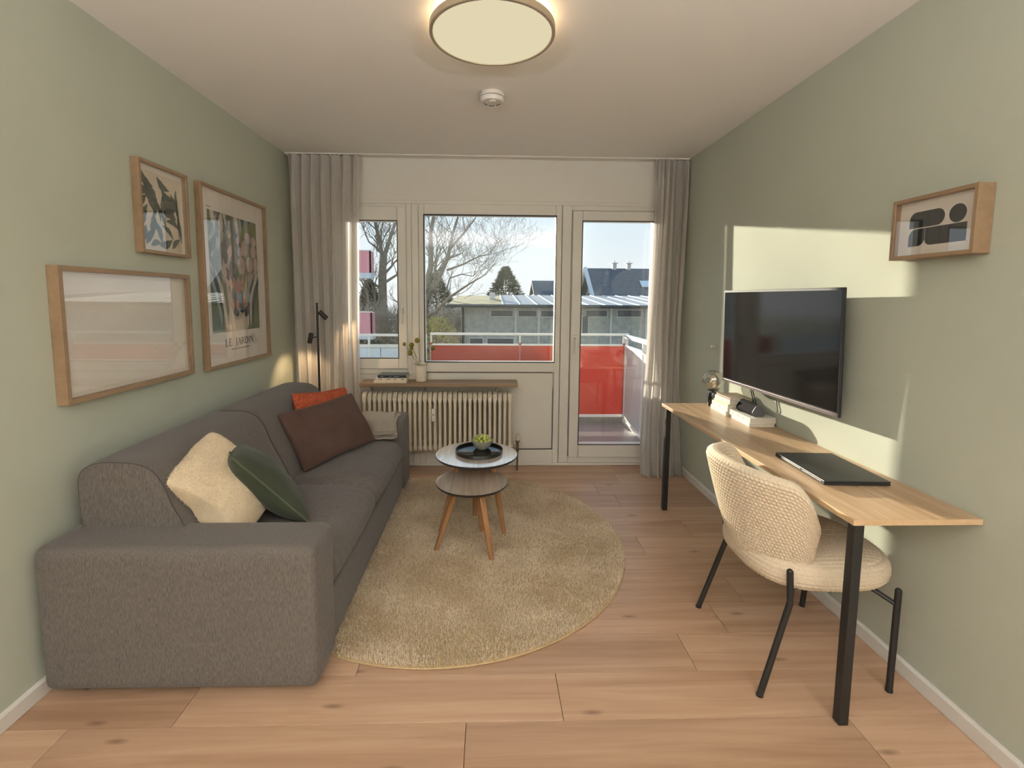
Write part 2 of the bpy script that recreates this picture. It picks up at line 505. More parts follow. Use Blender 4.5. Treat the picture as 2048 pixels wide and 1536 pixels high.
q = MB(); rect_frame(q, WX0 + 0.05, -0.664, 0.822, 2.125, 0.075, 0.072, 0.092, 0.115, FY0 - 0.022, FY1 - 0.02, 0.008); q.build('sash', M['pvc'], w1)
gx0, gx1, gz0, gz1 = WX0 + 0.125, -0.736, 0.914, 2.010
q = MB(); gasket(q, gx0, gx1, gz0, gz1, FY0 - 0.023, FY0 - 0.0185); q.build('gasket', M['gasket'], w1)
MB().box((gx0, FY0 + 0.01, gz0), (gx1, FY0 + 0.022, gz1)).build('pane', M['glass'], w1)
handle(w1, -0.700, FY0 - 0.022, 1.31)
w2 = thing('window_2', None, None, (0.02, FY0, 0.0)); structure(w2)
q = MB(); rect_frame(q, -0.568, 0.588, 0.02, WZ1, 0.046, 0.048, 0.115, 0.10, FY0, FY1); q.bbox((-0.523, FY0 + 0.0006, 0.795), (0.541, FY1, 0.880), 0.006)
q.build('frame', M['pvc'], w2)
q = MB(); gasket(q, -0.522, 0.540, 0.880, 2.065, FY0 - 0.001, FY0 + 0.03); q.build('gasket', M['gasket'], w2)
MB().box((-0.522, FY0 + 0.012, 0.880), (0.540, FY0 + 0.024, 2.065)).build('pane', M['glass'], w2)
MB().bbox((-0.515, FY0 + 0.014, 0.142), (0.533, FY0 + 0.05, 0.788), 0.004).build('infill_panel', M['pvc'], w2)
q = MB(); gasket(q, -0.517, 0.535, 0.140, 0.790, FY0 + 0.006, FY0 + 0.013, 0.003); q.build('panel_gasket', M['gasket'], w2)
MB().bbox((WX0, FY0 + 0.01, 0.02), (-0.622, FY1 - 0.01, 0.775), 0.004).build('side_infill_panel', M['pvc'], w2)
for nm, a, c in (('trim_1', -0.621, -0.569),):
    structure(MB().bbox((a, FY0 - 0.012, 0.02), (c, FY0 + 0.03, 2.140), 0.004).build(nm, M['pvc']))
structure(MB().bbox((WX0 - 0.01, FY0 - 0.006, 2.148), (WX1 + 0.005, FY0 + 0.02, 2.178), 0.003).build('trim_2', M['pvc']))
structure(MB().bbox((WX0, FY0 - 0.004, 0.001), (WX1, FY1, 0.021), 0.003).build('trim_3', M['pvc']))
d1 = thing('door_1', None, None, (1.03, FY0, 0.0)); structure(d1)
q = MB(); rect_frame(q, 0.592, WX1, 0.022, WZ1, 0.075, 0.055, 0.06, 0.055, FY0, FY1); q.build('frame', M['pvc'], d1)
q = MB(); rect_frame(q, 0.673, WX1 - 0.022, 0.075, 2.106, 0.080, 0.078, 0.112, 0.080, FY0 - 0.022, FY1 - 0.02, 0.008); ds = q.build('sash', M['pvc'], d1)
q = MB(); gasket(q, 0.754, 1.329, 0.188, 2.024, FY0 - 0.023, FY0 - 0.0185); q.build('gasket', M['gasket'], d1)
MB().box((0.754, FY0 + 0.01, 0.188), (1.329, FY0 + 0.022, 2.024)).build('pane', M['glass'], d1)
handle(d1, 0.712, FY0 - 0.022, 1.075)

# =================================================================== SOFT FURNITURE HELPERS
def softbox(a, b, r, n=18, deform=None):
    """rounded box between corners a and b, as an MB"""
    c = np.array([(a[i] + b[i]) / 2 for i in range(3)]); h = np.array([(b[i] - a[i]) / 2 for i in range(3)])
    q = MB()
    t = np.linspace(-1, 1, n)
    t = np.sign(t) * np.abs(np.sin(t * pi / 2)) ** 0.85
    for ax in range(3):
        for sg in (-1, 1):
            vs = []
            o1, o2 = [i for i in range(3) if i != ax]
            for j in range(n):
                for i in range(n):
                    p = np.zeros(3); p[ax] = sg; p[o1] = t[i]; p[o2] = t[j]
                    w = p * h
                    inner = np.clip(w, -(h - r), (h - r))
                    d = w - inner; L = np.linalg.norm(d)
                    if L > 1e-9: w = inner + d / L * r
                    if deform is not None: w = deform(w, h)
                    vs.append(tuple(w + c))
            q.add(vs, grid_faces(n, n))
    return q

def pillow_mesh(w, h, t, n=34, pinch=0.10, fold=0.0, seed=0, ex=0.42, rnd=0.0):
    """scatter-cushion: local XY plane, thickness along Z"""
    rr = random.Random(seed)
    ph = [rr.uniform(0, 6) for _ in range(6)]
    q = MB()
    for sg in (1, -1):
        vs = []
        for j in range(n):
            for i in range(n):
                u = -cos(pi * i / (n - 1)); v = -cos(pi * j / (n - 1))
                e = (max(0, 1 - u * u) * max(0, 1 - v * v)) ** ex
                k = (1 - pinch * (1 - abs(u * v)) * (max(abs(u), abs(v)) ** 6)) * (1 - rnd * abs(u * v) ** 3)
                wob = fold * e * (sin(3.1 * u + 2.0 * v + ph[0]) * 0.6 + sin(6.3 * v - 2.2 * u + ph[1]) * 0.35 + 0.25 * sin(9 * u + 5 * v + ph[2]))
                z = sg * (t / 2 * e) + wob
                vs.append((u * w / 2 * k, v * h / 2 * k, z))
        fs = grid_faces(n, n)
        q.add(vs, fs if sg > 0 else [tuple(reversed(f)) for f in fs])
    return q

def pillow_edge(w, h, pinch, n=60):
    pts = []
    for s_ in range(4):
        for i in range(n):
            a = -cos(pi * i / n) if False else -1 + 2 * i / n
            u, v = [(a, -1), (1, a), (-a, 1), (-1, -a)][s_]
            k = 1 - pinch * (1 - abs(u * v)) * (max(abs(u), abs(v)) ** 6)
            pts.append((u * w / 2 * k, v * h / 2 * k, 0))
    pts.append(pts[0])
    return pts

def fabric_mat(name, c1, c2, scale=260, stretch=(1, 1, 0.25), bump=0.35, sheen=0.15, rough=0.95, bdist=0.003, big=0.0):
    m, nt, out = newmat(name)
    b = N(nt, 'ShaderNodeBsdfPrincipled'); nt.links.new(b.outputs[0], out.inputs[0])
    b.inputs['Roughness'].default_value = rough; b.inputs['Specular IOR Level'].default_value = 0.15
    b.inputs['Sheen Weight'].default_value = sheen; b.inputs['Sheen Roughness'].default_value = 0.4
    tc = N(nt, 'ShaderNodeTexCoord'); mp = N(nt, 'ShaderNodeMapping'); mp.inputs['Scale'].default_value = stretch
    nt.links.new(tc.outputs['Object'], mp.inputs[0])
    nz = N(nt, 'ShaderNodeTexNoise'); nz.inputs['Scale'].default_value = scale; nz.inputs['Detail'].default_value = 3; nz.inputs['Roughness'].default_value = 0.7
    nt.links.new(mp.outputs[0], nz.inputs['Vector'])
    rp = N(nt, 'ShaderNodeValToRGB')
    rp.color_ramp.elements[0].position = 0.36; rp.color_ramp.elements[0].color = (*c2, 1)
    rp.color_ramp.elements[1].position = 0.66; rp.color_ramp.elements[1].color = (*c1, 1)
    nt.links.new(nz.outputs['Fac'], rp.inputs[0]); nt.links.new(rp.outputs[0], b.inputs['Base Color'])
    bp = N(nt, 'ShaderNodeBump'); bp.inputs['Strength'].default_value = bump; bp.inputs['Distance'].default_value = bdist
    nt.links.new(nz.outputs['Fac'], bp.inputs['Height']); nt.links.new(bp.outputs[0], b.inputs['Normal'])
    return m

M['sofa'] = fabric_mat('grey_chenille', (0.190, 0.168, 0.152), (0.108, 0.095, 0.086), 420, (1, 1, 0.13), 0.45)
M['sofa_top'] = fabric_mat('grey_chenille_seat', (0.190, 0.168, 0.152), (0.108, 0.095, 0.086), 420, (0.13, 1, 1), 0.45)
M['piping_dark'] = mat('sofa_piping', (0.075, 0.066, 0.06), 0.9)

# =================================================================== SOFA
SX0, SX1, SY0, SY1 = -1.535, -0.590, 1.58, 3.56
sofa = thing('sofa', 'grey two-seat sofa with straight low arms along the sage wall', 'sofa', ((SX0 + SX1) / 2, (SY0 + SY1) / 2, 0))
def arm_def(w, h):
    return w
softbox((SX0, SY0, 0.036), (SX1, SY0 + 0.215, 0.558), 0.035, 22, arm_def).build('armrest', M['sofa'], sofa, smooth=True, angle=60)
softbox((SX0, SY1 - 0.215, 0.036), (SX1, SY1, 0.562), 0.035, 22, arm_def).build('armrest', M['sofa'], sofa, smooth=True, angle=60)
softbox((SX0 + 0.02, SY0 + 0.20, 0.038), (SX1 - 0.022, SY1 - 0.20, 0.262), 0.012, 10).build('base', M['sofa'], sofa, smooth=True, angle=60)
softbox((SX0 + 0.01, SY0 + 0.19, 0.20), (SX0 + 0.10, SY1 - 0.19, 0.60), 0.03, 10).build('back_frame', M['sofa'], sofa, smooth=True, angle=60)
YM = 2.535
def seat_def(w, h):
    x, y, z = w / h
    w = w.copy()
    if z > 0: w[2] += 0.020 * max(0, 1 - x * x) * max(0, 1 - y * y) ** 0.6 - 0.02 * max(0, x) ** 4
    # faint pull wrinkles running across the front edge
    if x > -0.2:
        w[2] += 0.0022 * sin(w[1] * 95 + 2.2 * sin(w[0] * 9)) * max(0, min(1, (x + 0.2))) * (1 if z > 0 else 0.3)
        w[0] += 0.0020 * sin(w[1] * 95 + 1.0) * max(0, x)
    if x > 0.8: w[0] += 0.012 * max(0, 1 - y * y) * max(0, 1 - z * z)
    return w
for y0, y1 in ((SY0 + 0.212, YM), (YM, SY1 - 0.212)):
    c_ = softbox((-1.16, y0 + 0.002, 0.255), (SX1 - 0.012, y1 - 0.002, 0.415), 0.062, 40, seat_def).build('seat_cushion', M['sofa_top'], sofa, smooth=True, angle=70)
# back cushions: side profile extruded along y, leaning, with rounded roll top
def back_profile():
    pr = [(-1.055, 0.40), (-1.075, 0.47), (-1.118, 0.56), (-1.160, 0.645), (-1.188, 0.720), (-1.226, 0.774), (-1.284, 0.800), (-1.365, 0.806), (-1.425, 0.803), (-1.468, 0.785), (-1.492, 0.755), (-1.498, 0.70), (-1.494, 0.60), (-1.486, 0.50), (-1.470, 0.41), (-1.40, 0.385), (-1.2, 0.38), (-1.10, 0.385)]
    return pr
def smooth_closed(pr, sub=4):
    n = len(pr); out = []
    for i in range(n):
        p0, p1, p2, p3 = [np.array(pr[(i + d) % n]) for d in (-1, 0, 1, 2)]
        for k in range(sub):
            t = k / sub
            out.append(tuple(0.5 * ((2 * p1) + (-p0 + p2) * t + (2 * p0 - 5 * p1 + 4 * p2 - p3) * t * t + (-p0 + 3 * p1 - 3 * p2 + p3) * t ** 3)))
    return out
def back_cushion(y0, y1):
    pr = smooth_closed(back_profile(), 3); n = len(pr)
    cx_ = sum(p[0] for p in pr) / n; cz_ = sum(p[1] for p in pr) / n
    m_ = 30; vs = []
    for j in range(m_):
        t = -cos(pi * j / (m_ - 1))
        y = (y0 + y1) / 2 + t * (y1 - y0) / 2
        e = 1 - 0.035 * max(0, (abs(t) - 0.90) / 0.10) ** 2
        bul = 1 + 0.012 * (1 - t * t)
        for (x, z) in pr:
            vs.append((cx_ + (x - cx_) * e * bul, y, cz_ + (z - cz_) * e * bul))
    q = MB(); q.add(vs, grid_faces(n, m_, True))
    q.f.append(tuple(range(n))); q.mi.append(0)
    q.f.append(tuple((m_ - 1) * n + i for i in range(n))); q.mi.append(0)
    o = q.build('back_cushion', M['sofa'], sofa, smooth=True, angle=60)
    for j, yy in ((1, y0), (m_ - 2, y1)):
        pts = [vs[j * n + i] for i in range(n)]; pts.append(pts[0])
        MB().tube(pts, 0.0028, 5, False).build('piping', M['piping_dark'], o)
back_cushion(SY0 + 0.16, YM + 0.01)
back_cushion(YM + 0.013, SY1 - 0.14)
for x in (SX0 + 0.10, SX1 - 0.14):
    for y in (SY0 + 0.08, SY1 - 0.08):
        MB().lathe([(0.022, 0.001 if x < -1.2 else 0.0165), (0.025, 0.04)], (x, y, 0), 14).build('foot', M['black_plastic'], sofa)

# ---- scatter cushions (local mesh, own rotation)
def place(o, loc, normal, up):
    n = Vector(normal).normalized(); u = Vector(up); u = (u - n * u.dot(n)).normalized(); r = u.cross(n)
    o.matrix_world = Matrix(((r.x, u.x, n.x, loc[0]), (r.y, u.y, n.y, loc[1]), (r.z, u.z, n.z, loc[2]), (0, 0, 0, 1)))
def fuzz(name, q, m, parent, count, ln, wd, seed):
    """short tufts standing on a mesh surface"""
    V = np.array(q.v); F = np.array([f for f in q.f if len(f) == 4])
    A, B_, C_, D_ = V[F[:, 0]], V[F[:, 1]], V[F[:, 2]], V[F[:, 3]]
    nr = np.cross(C_ - A, D_ - B_); ar = np.linalg.norm(nr, axis=1); nr = nr / np.maximum(ar[:, None], 1e-12)
    rg = np.random.default_rng(seed)
    ix = rg.choice(len(F), count, p=ar / ar.sum())
    s, t = rg.random((2, count, 1))
    P_ = (1 - s) * (1 - t) * A[ix] + s * (1 - t) * B_[ix] + s * t * C_[ix] + (1 - s) * t * D_[ix]
    d = nr[ix] + rg.normal(0, 0.55, (count, 3)); d /= np.linalg.norm(d, axis=1)[:, None]
    sd = np.cross(d, rg.normal(0, 1, (count, 3))); sd /= np.linalg.norm(sd, axis=1)[:, None]
    L_ = ln * rg.uniform(0.6, 1.2, (count, 1))
    W_ = wd
    Q = np.stack([P_ - sd * W_, P_ + sd * W_, P_ + d * L_ + sd * W_ * 0.3, P_ + d * L_ - sd * W_ * 0.3], 1).reshape(-1, 3)
    Fq = np.arange(count * 4).reshape(-1, 4)
    o = fast_mesh(name, Q, Fq, m)
    o.parent = parent
    o['kind'] = 'stuff'
    return o
M['cream_fur'] = mat('cream_teddy', (0.80, 0.66, 0.47), 0.95, spec=0.1, noise=0.15, nscale=9, bump=0.5, bscale=150, bdist=0.004, sheen=0.3)
M['green_velvet'] = mat('green_velvet', (0.058, 0.068, 0.042), 0.8, spec=0.15, noise=0.3, nscale=6, sheen=0.12, bump=0.1, bscale=400)
M['green_piping'] = mat('green_piping', (0.105, 0.118, 0.078), 0.8, spec=0.15)
M['orange'] = mat('coral_boucle', (0.56, 0.125, 0.062), 0.95, spec=0.1, noise=0.45, nscale=70, bump=0.9, bscale=70, bdist=0.008)

_bp = sorted([(z_, x_) for x_, z_ in [(-1.055, 0.40), (-1.075, 0.47), (-1.118, 0.56), (-1.160, 0.645), (-1.188, 0.720), (-1.226, 0.774), (-1.284, 0.800), (-1.5, 0.815)]])
def posed(q, loc, normal, up, arm=None):
    """turn a flat cushion into its place; it flattens where it meets seat, backrest and arm"""
    n = Vector(normal).normalized(); u = Vector(up); u = (u - n * u.dot(n)).normalized(); r = u.cross(n); c = Vector(loc)
    out = []
    for x, y, z in q.v:
        p = c + r * x + u * y + n * z
        if p.z < 0.436: p.z = 0.436 + (p.z - 0.436) * 0.03
        xb = np.interp(p.z, [a for a, _ in _bp], [b_ for _, b_ in _bp]) + 0.010
        if p.x < xb: p.x = xb + (p.x - xb) * 0.03
        if arm == 'near':
            ym = SY0 + 0.222 - 0.5 * max(0, p.z - 0.60)
            if p.y < ym: p.y = ym + (p.y - ym) * 0.05
        if arm == 'far' and p.y > SY1 - 0.245: p.y = SY1 - 0.245 + (p.y - SY1 + 0.245) * 0.03
        out.append(tuple(p))
    q.v = out
    return q
CN = ((-1.095, 1.925, 0.612), (0.80, -0.30, 0.53), (-0.58, -0.24, 0.76), 'near')
cu = thing('cushion', 'cream fluffy teddy cushion propped on a corner beside the near sofa arm', 'cushion', (-1.05, 1.87, 0.436))
q = posed(pillow_mesh(0.390, 0.395, 0.21, 36, 0.04, 0.008, 3, 0.36, 0.06), *CN)
q.build('cover', M['cream_fur'], cu, smooth=True, angle=80)
o = off(cu); q.v = [(x - o.x, y - o.y, z - o.z) for x, y, z in q.v]
fuzz('pile', q, M['cream_fur'], cu, 30000, 0.006, 0.0009, 5)
GN = ((-0.985, 2.085, 0.600), (0.62, 0.46, 0.636), (-0.547, -0.286, 0.787), None)
cu = thing('cushion', 'dark green velvet cushion with piped edges leaning on the cream cushion', 'cushion', (-0.98, 2.08, 0.436))
posed(pillow_mesh(0.38, 0.42, 0.16, 34, 0.06, 0.006, 8), *GN).build('cover', M['green_velvet'], cu, smooth=True, angle=80)
q = MB(); q.v = pillow_edge(0.385, 0.425, 0.06, 30); posed(q, *GN)
MB().tube(q.v, 0.0042, 6, False).build('piping', M['green_piping'], cu, smooth=True)

# corduroy: ribbed mesh
def cord_pillow(w, h, t):
    q = MB(); n, m_ = 260, 30
    for sg in (1, -1):
        vs = []
        for j in range(m_):
            for i in range(n):
                u = -1 + 2 * i / (n - 1); v = -cos(pi * j / (m_ - 1))
                e = (max(0, 1 - u * u) * max(0, 1 - v * v)) ** 0.42
                k_ = 1 - 0.07 * (1 - abs(u * v)) * (max(abs(u), abs(v)) ** 6)
                z = sg * (t / 2 * e + 0.0016 * sin(u * 52 * pi) * min(1, e * 3)) + 0.010 * e * sin(3 * u + 4 * v)
                vs.append((u * w / 2 * k_, v * h / 2 * k_, z))
        fs = grid_faces(n, m_)
        q.add(vs, fs if sg > 0 else [tuple(reversed(f)) for f in fs])
    return q
M['brown_cord'] = mat('brown_corduroy', (0.115, 0.066, 0.052), 0.85, spec=0.15, noise=0.25, nscale=8, sheen=0.12)
cu = thing('cushion', 'long brown corduroy cushion lying across the far seat', 'cushion')
cu.location = (-0.96, 2.93, 0.436)
posed(cord_pillow(0.60, 0.36, 0.15), (-0.975, 2.937, 0.597), (0.75, -0.397, 0.529), (-0.487, 0.21, 0.848), 'far').build('cover', M['brown_cord'], cu, smooth=True, angle=80)

cu = thing('cushion', 'coral orange boucle cushion half hidden behind the brown corduroy cushion', 'cushion')
cu.location = (-1.05, 3.10, 0.436)
posed(pillow_mesh(0.45, 0.42, 0.13, 44, 0.06, 0.006, 12), (-1.055, 3.095, 0.598), (0.866, -0.435, 0.246), (-0.188, 0.171, 0.967), 'far').build('cover', M['orange'], cu, smooth=True, angle=80)

# throw folded over the far arm
M['throw'] = fabric_mat('taupe_throw', (0.40, 0.355, 0.30), (0.30, 0.262, 0.22), 220, (1, 1, 1), 0.3)
th = thing('throw_blanket', 'folded taupe blanket hanging over the inner side of the far sofa arm', 'blanket', (-0.78, 3.4, 0.44))
def throw_layer(x0, x1, o, path, thick, seed):
    n = 26; q = MB(); vs = []
    pr = []
    for i in range(len(path) - 1):
        for k_ in range(6):
            t = k_ / 6; pr.append((path[i][0] * (1 - t) + path[i + 1][0] * t, path[i][1] * (1 - t) + path[i + 1][1] * t))
    pr.append(path[-1])
    for sm in range(3):
        pr = [pr[0]] + [((pr[i - 1][0] + 2 * pr[i][0] + pr[i + 1][0]) / 4, (pr[i - 1][1] + 2 * pr[i][1] + pr[i + 1][1]) / 4) for i in range(1, len(pr) - 1)] + [pr[-1]]
    m_ = len(pr)
    for side in (0, 1):
        for j, (y, z) in enumerate(pr):
            a = pr[max(j - 1, 0)]; c = pr[min(j + 1, m_ - 1)]
            ty, tz = c[0] - a[0], c[1] - a[1]; L = sqrt(ty * ty + tz * tz) or 1
            ny, nz = -tz / L, ty / L
            if ny > 0 and nz < 0: ny, nz = -ny, -nz
            for i in range(n):
                s_ = i / (n - 1)
                w = 0.004 * sin(s_ * 9 + seed + j * 0.25) + 0.003 * sin(s_ * 21 + j * 0.1)
                h_ = o + w + (thick if side else 0)
                vs.append((x0 + (x1 - x0) * s_ + 0.012 * sin(j * 0.2 + seed) * (s_ - 0.5), y + ny * h_, z + nz * h_))
    q.add(vs[:m_ * n], [tuple(reversed(f)) for f in grid_faces(n, m_)])
    q.add(vs[m_ * n:], grid_faces(n, m_))
    bs = m_ * n
    for i in range(n - 1):
        q.f.append((i, i + 1, bs + i + 1, bs + i)); q.mi.append(0)
        e = (m_ - 1) * n; q.f.append((e + i, e + i + 1, bs + e + i + 1, bs + e + i)); q.mi.append(0)
    for j in range(m_ - 1):
        q.f.append((j * n, (j + 1) * n, bs + (j + 1) * n, bs + j * n)); q.mi.append(0)
        q.f.append((j * n + n - 1, (j + 1) * n + n - 1, bs + (j + 1) * n + n - 1, bs + j * n + n - 1)); q.mi.append(0)
    return q.build('fold', M['throw'], th, smooth=True, angle=60)
AY = SY1 - 0.215
throw_layer(-0.965, -0.640, 0.003, [(AY + 0.175, 0.562), (AY + 0.10, 0.564), (AY + 0.03, 0.563), (AY - 0.004, 0.545), (AY - 0.008, 0.50), (AY - 0.012, 0.455), (AY - 0.05, 0.440), (AY - 0.10, 0.438)], 0.010, 0.3)
throw_layer(-0.955, -0.655, 0.016, [(AY + 0.165, 0.562), (AY + 0.10, 0.566), (AY + 0.03, 0.566), (AY - 0.008, 0.545), (AY - 0.012, 0.50), (AY - 0.018, 0.462), (AY - 0.05, 0.452), (AY - 0.085, 0.449)], 0.010, 1.7)

# =================================================================== RUG
RX, RY, RR = -0.225, 2.70, 0.995
rug = thing('rug', 'round beige shaggy rug under the nesting tables and sofa front', 'rug', (RX, RY, 0))
M['rug_back'] = mat('rug_binding', (0.55, 0.40, 0.22), 0.9, noise=0.2, nscale=80)
M['rug'] = mat('rug_pile', (0.80, 0.68, 0.52), 0.95, spec=0.05, col2=(0.64, 0.52, 0.38), nscale=5.5, detail=8)
MB().lathe([(0.0, 0.0005), (RR - 0.004, 0.0005), (RR, 0.004), (RR - 0.002, 0.009), (0.0, 0.009)], (RX, RY, 0), 120).build('backing', M['rug_back'], rug)
rg = np.random.default_rng(11)
NT = 150000
rr_ = RR * np.sqrt(rg.random(NT)) - 0.004; aa = rg.random(NT) * 2 * pi
px_, py_ = RX + rr_ * np.cos(aa), RY + rr_ * np.sin(aa)
keep = (px_ > -0.80); px_, py_ = px_[keep], py_[keep]; NT = len(px_)
hd = 1.3 * np.sin(px_ * 11.0 + 1.3 * np.sin(py_ * 9)) + 1.3 * np.sin(py_ * 13.3 + px_ * 5) + rg.normal(0, 1.5, NT)
lean = rg.uniform(0.25, 0.95, NT)
d = np.stack([np.cos(hd) * lean, np.sin(hd) * lean, np.ones(NT)], 1); d /= np.linalg.norm(d, axis=1)[:, None]
L_ = rg.uniform(0.011, 0.017, (NT, 1))
P0 = np.stack([px_, py_, np.full(NT, 0.006)], 1)
sd = np.stack([-np.sin(hd + rg.normal(0, 0.7, NT)), np.cos(hd), np.zeros(NT)], 1) * 0.0015
Q = np.stack([P0 - sd, P0 + sd, P0 + d * L_ + sd * 0.6, P0 + d * L_ - sd * 0.6], 1).reshape(-1, 3)
o = fast_mesh('pile', Q, np.arange(NT * 4).reshape(-1, 4), M['rug'], rug)
o['kind'] = 'stuff'

# =================================================================== NESTING TABLES
M['edge_dark'] = mat('dark_table_edge', (0.02, 0.017, 0.016), 0.4)
def nest_table(label, c, z, R, legs, rt):
    t = thing('nesting_table', label, 'side table', (c[0], c[1], 0.02), group='round nesting tables on the rug')
    MB().lathe([(0, z - 0.0015), (R - 0.0025, z - 0.0015), (R - 0.0015, z), (0, z)], (c[0], c[1], 0), 72).build('tabletop', M['top_ash'], t)
    MB().lathe([(0, z - 0.018), (R - 0.012, z - 0.018), (R, z - 0.006), (R, z - 0.001), (R - 0.002, z - 0.0008), (0, z - 0.0016)], (c[0], c[1], 0), 72).build('edge', M['edge_dark'], t, smooth=True)
    MB().lathe([(0, z - 0.034), (R * 0.50, z - 0.034), (R * 0.56, z - 0.018), (0, z - 0.018)], (c[0], c[1], 0), 40).build('leg_plate', M['leg_oak'], t)
    for (lx, ly) in legs:
        d = Vector((lx - c[0], ly - c[1], 0)); dn = d.normalized(); sd = Vector((-dn.y, dn.x, 0))
        top = Vector((c[0], c[1], z - 0.02)) + dn * rt; bot = Vector((lx, ly, 0.014))
        q = MB(); vs = []
        for p, a, w in ((bot, 0.0105, 0.0125), (top, 0.017, 0.019)):
            for sx, sy in ((-1, -1), (-1, -.5), (-.5, -1), (.5, -1), (1, -.5), (1, -1)):
                pass
            ring = [(-a, -w * .6), (-a * .6, -w), (a * .6, -w), (a, -w * .6), (a, w * .6), (a * .6, w), (-a * .6, w), (-a, w * .6)]
            for e, f_ in ring: vs.append(p + dn * e + sd * f_)
        fs = [(i, (i + 1) % 8, 8 + (i + 1) % 8, 8 + i) for i in range(8)] + [tuple(range(8)), tuple(range(8, 16))]
        q.add(vs, fs).build('leg', M['leg_oak'], t)
    return t
nest_table('taller round nesting table carrying the black tray', (-0.070, 2.812), 0.480, 0.244, [(0.095, 2.745), (-0.085, 2.985), (-0.285, 2.775)], 0.10)
nest_table('lower round nesting table in front of the taller one', (-0.090, 2.622), 0.385, 0.203, [(-0.288, 2.560), (0.020, 2.460), (-0.035, 2.775)], 0.085)
TZ = 0.480
M['tray'] = mat('black_lacquer', (0.012, 0.012, 0.013), 0.12, spec=0.6)
tr = thing('tray', 'round black tray with raised rim on the taller table', 'tray', (-0.055, 2.832, TZ))
TR = 0.143
q = MB().lathe([(0, 0.0), (TR - 0.004, 0.0), (TR, 0.003), (TR, 0.022), (TR - 0.0025, 0.0235), (TR - 0.005, 0.022), (TR - 0.006, 0.006), (TR - 0.010, 0.004), (0, 0.004)], (-0.055, 2.832, TZ), 72)
q.build('tray_body', M['tray'], tr, smooth=True, angle=50)
M['bowl'] = mat('grey_stoneware', (0.34, 0.35, 0.28), 0.4, noise=0.2, nscale=60, coat=0.3)
bo = thing('bowl', 'small grey-green stoneware bowl of grapes on the tray', 'bowl', (-0.038, 2.895, TZ + 0.004))
BR = 0.066
MB().lathe([(0, 0.0), (0.030, 0.0), (0.034, 0.004), (0.050, 0.020), (0.061, 0.038), (BR, 0.056), (BR - 0.003, 0.0565), (0.058, 0.040), (0.046, 0.022), (0.030, 0.008), (0, 0.006)], (-0.038, 2.895, TZ + 0.004), 48).build('bowl_body', M['bowl'], bo, smooth=True, angle=60)
M['grape'] = mat('green_grape', (0.42, 0.46, 0.10), 0.28, noise=0.25, nscale=60, coat=0.3)
gq = MB().sphere((0, 0, 0), 0.0118, 12, 8, (1, 1, 1.12))
gm = None
gr_ = random.Random(4)
gpos = []
for ring, (rad, zz, cnt) in enumerate(((0.046, 0.053, 11), (0.026, 0.060, 7), (0.0, 0.062, 1), (0.034, 0.070, 7), (0.013, 0.077, 3))):
    for i in range(cnt):
        a = 2 * pi * i / cnt + ring * 0.5 + gr_.uniform(-.1, .1)
        gpos.append((-0.038 + rad * cos(a), 2.895 + rad * sin(a), TZ + 0.004 + zz + gr_.uniform(-.002, .002)))
for p in gpos:
    if gm is None:
        g0 = gq.build('grape', M['grape'], None, smooth=True, local=True, angle=80); gm = g0.data; o = g0
    else:
        o = bpy.data.objects.new('grape', gm); COL.objects.link(o)
    o.location = p; o.rotation_euler = (gr_.uniform(0, 3), gr_.uniform(0, 3), 0)
    tag(o, 'green grape heaped in the stoneware bowl', 'grape', 'green grapes in the bowl')

# =================================================================== RADIATOR, SHELF
rad = thing('radiator', 'cream column radiator under the wooden shelf', 'radiator', (-0.40, 3.83, 0))
RX0, RX1, RZ0, RZ1, RYF, RYB = -1.000, 0.190, 0.165, 0.655, 3.765, 3.915
NSEC = 30; RP = (RX1 - RX0) / NSEC
q = MB()
hw = RP * 0.30
prof = []
for (y, z) in ():
    pass
# one section: flat front and rear tubes joined by top and bottom heads
def radiator_section():
    q = MB()
    for yc in (0.022, RYB - RYF - 0.022):
        pts = []
        ring = [(-hw, -0.012), (-hw * 0.75, -0.019), (0, -0.022), (hw * 0.75, -0.019), (hw, -0.012), (hw, 0.012), (0, 0.018), (-hw, 0.012)]
        sg = -1 if yc > 0.05 else 1
        vs = [(a, yc + sg * c, RZ0 + 0.03) for a, c in ring] + [(a, yc + sg * c, RZ1 - 0.03) for a, c in ring]
        q.add(vs, [(i, (i + 1) % 8, 8 + (i + 1) % 8, 8 + i) for i in range(8)])
    D_ = RYB - RYF
    for z0, s in ((RZ0, 1), (RZ1, -1)):
        out = [(0.000, 0.075), (0.0, 0.045), (0.012, 0.018), (0.035, 0.004), (0.06, 0.0), (D_ - 0.06, 0.0), (D_ - 0.035, 0.004), (D_ - 0.012, 0.018), (D_, 0.045), (D_, 0.075),
               (D_ - 0.042, 0.085), (D_ - 0.05, 0.065), (D_ / 2, 0.056), (0.05, 0.065), (0.042, 0.085)]
        hv = RP * 0.43
        n = len(out)
        vs = []
        for hx in (-hv, -hv * 0.72, hv * 0.72, hv):
            ins = 0.004 if abs(hx) == hv else 0.0
            for (y, z) in out:
                yy = y + (ins if y < D_ / 2 else -ins); vs.append((hx * (0.72 if z >= 0.065 else 1.0), yy, z0 + s * (z + (ins if z < 0.05 else 0))))
        fs = []
        for k in range(3):
            for i in range(n): fs.append((k * n + i, k * n + (i + 1) % n, (k + 1) * n + (i + 1) % n, (k + 1) * n + i))
        fs += [tuple(range(n - 1, -1, -1)), tuple(3 * n + i for i in range(n))]
        q.add(vs, fs)
    return q
sec0 = radiator_section().build('column', M['radiator'], rad, local=True, smooth=True, angle=35)
ro = off(rad)
for i in range(NSEC):
    o = sec0 if i == 0 else sec0.copy()
    if i: COL.objects.link(o); o.parent = rad
    o.location = (RX0 + RP * (i + 0.5) - ro.x, RYF - ro.y, 0)
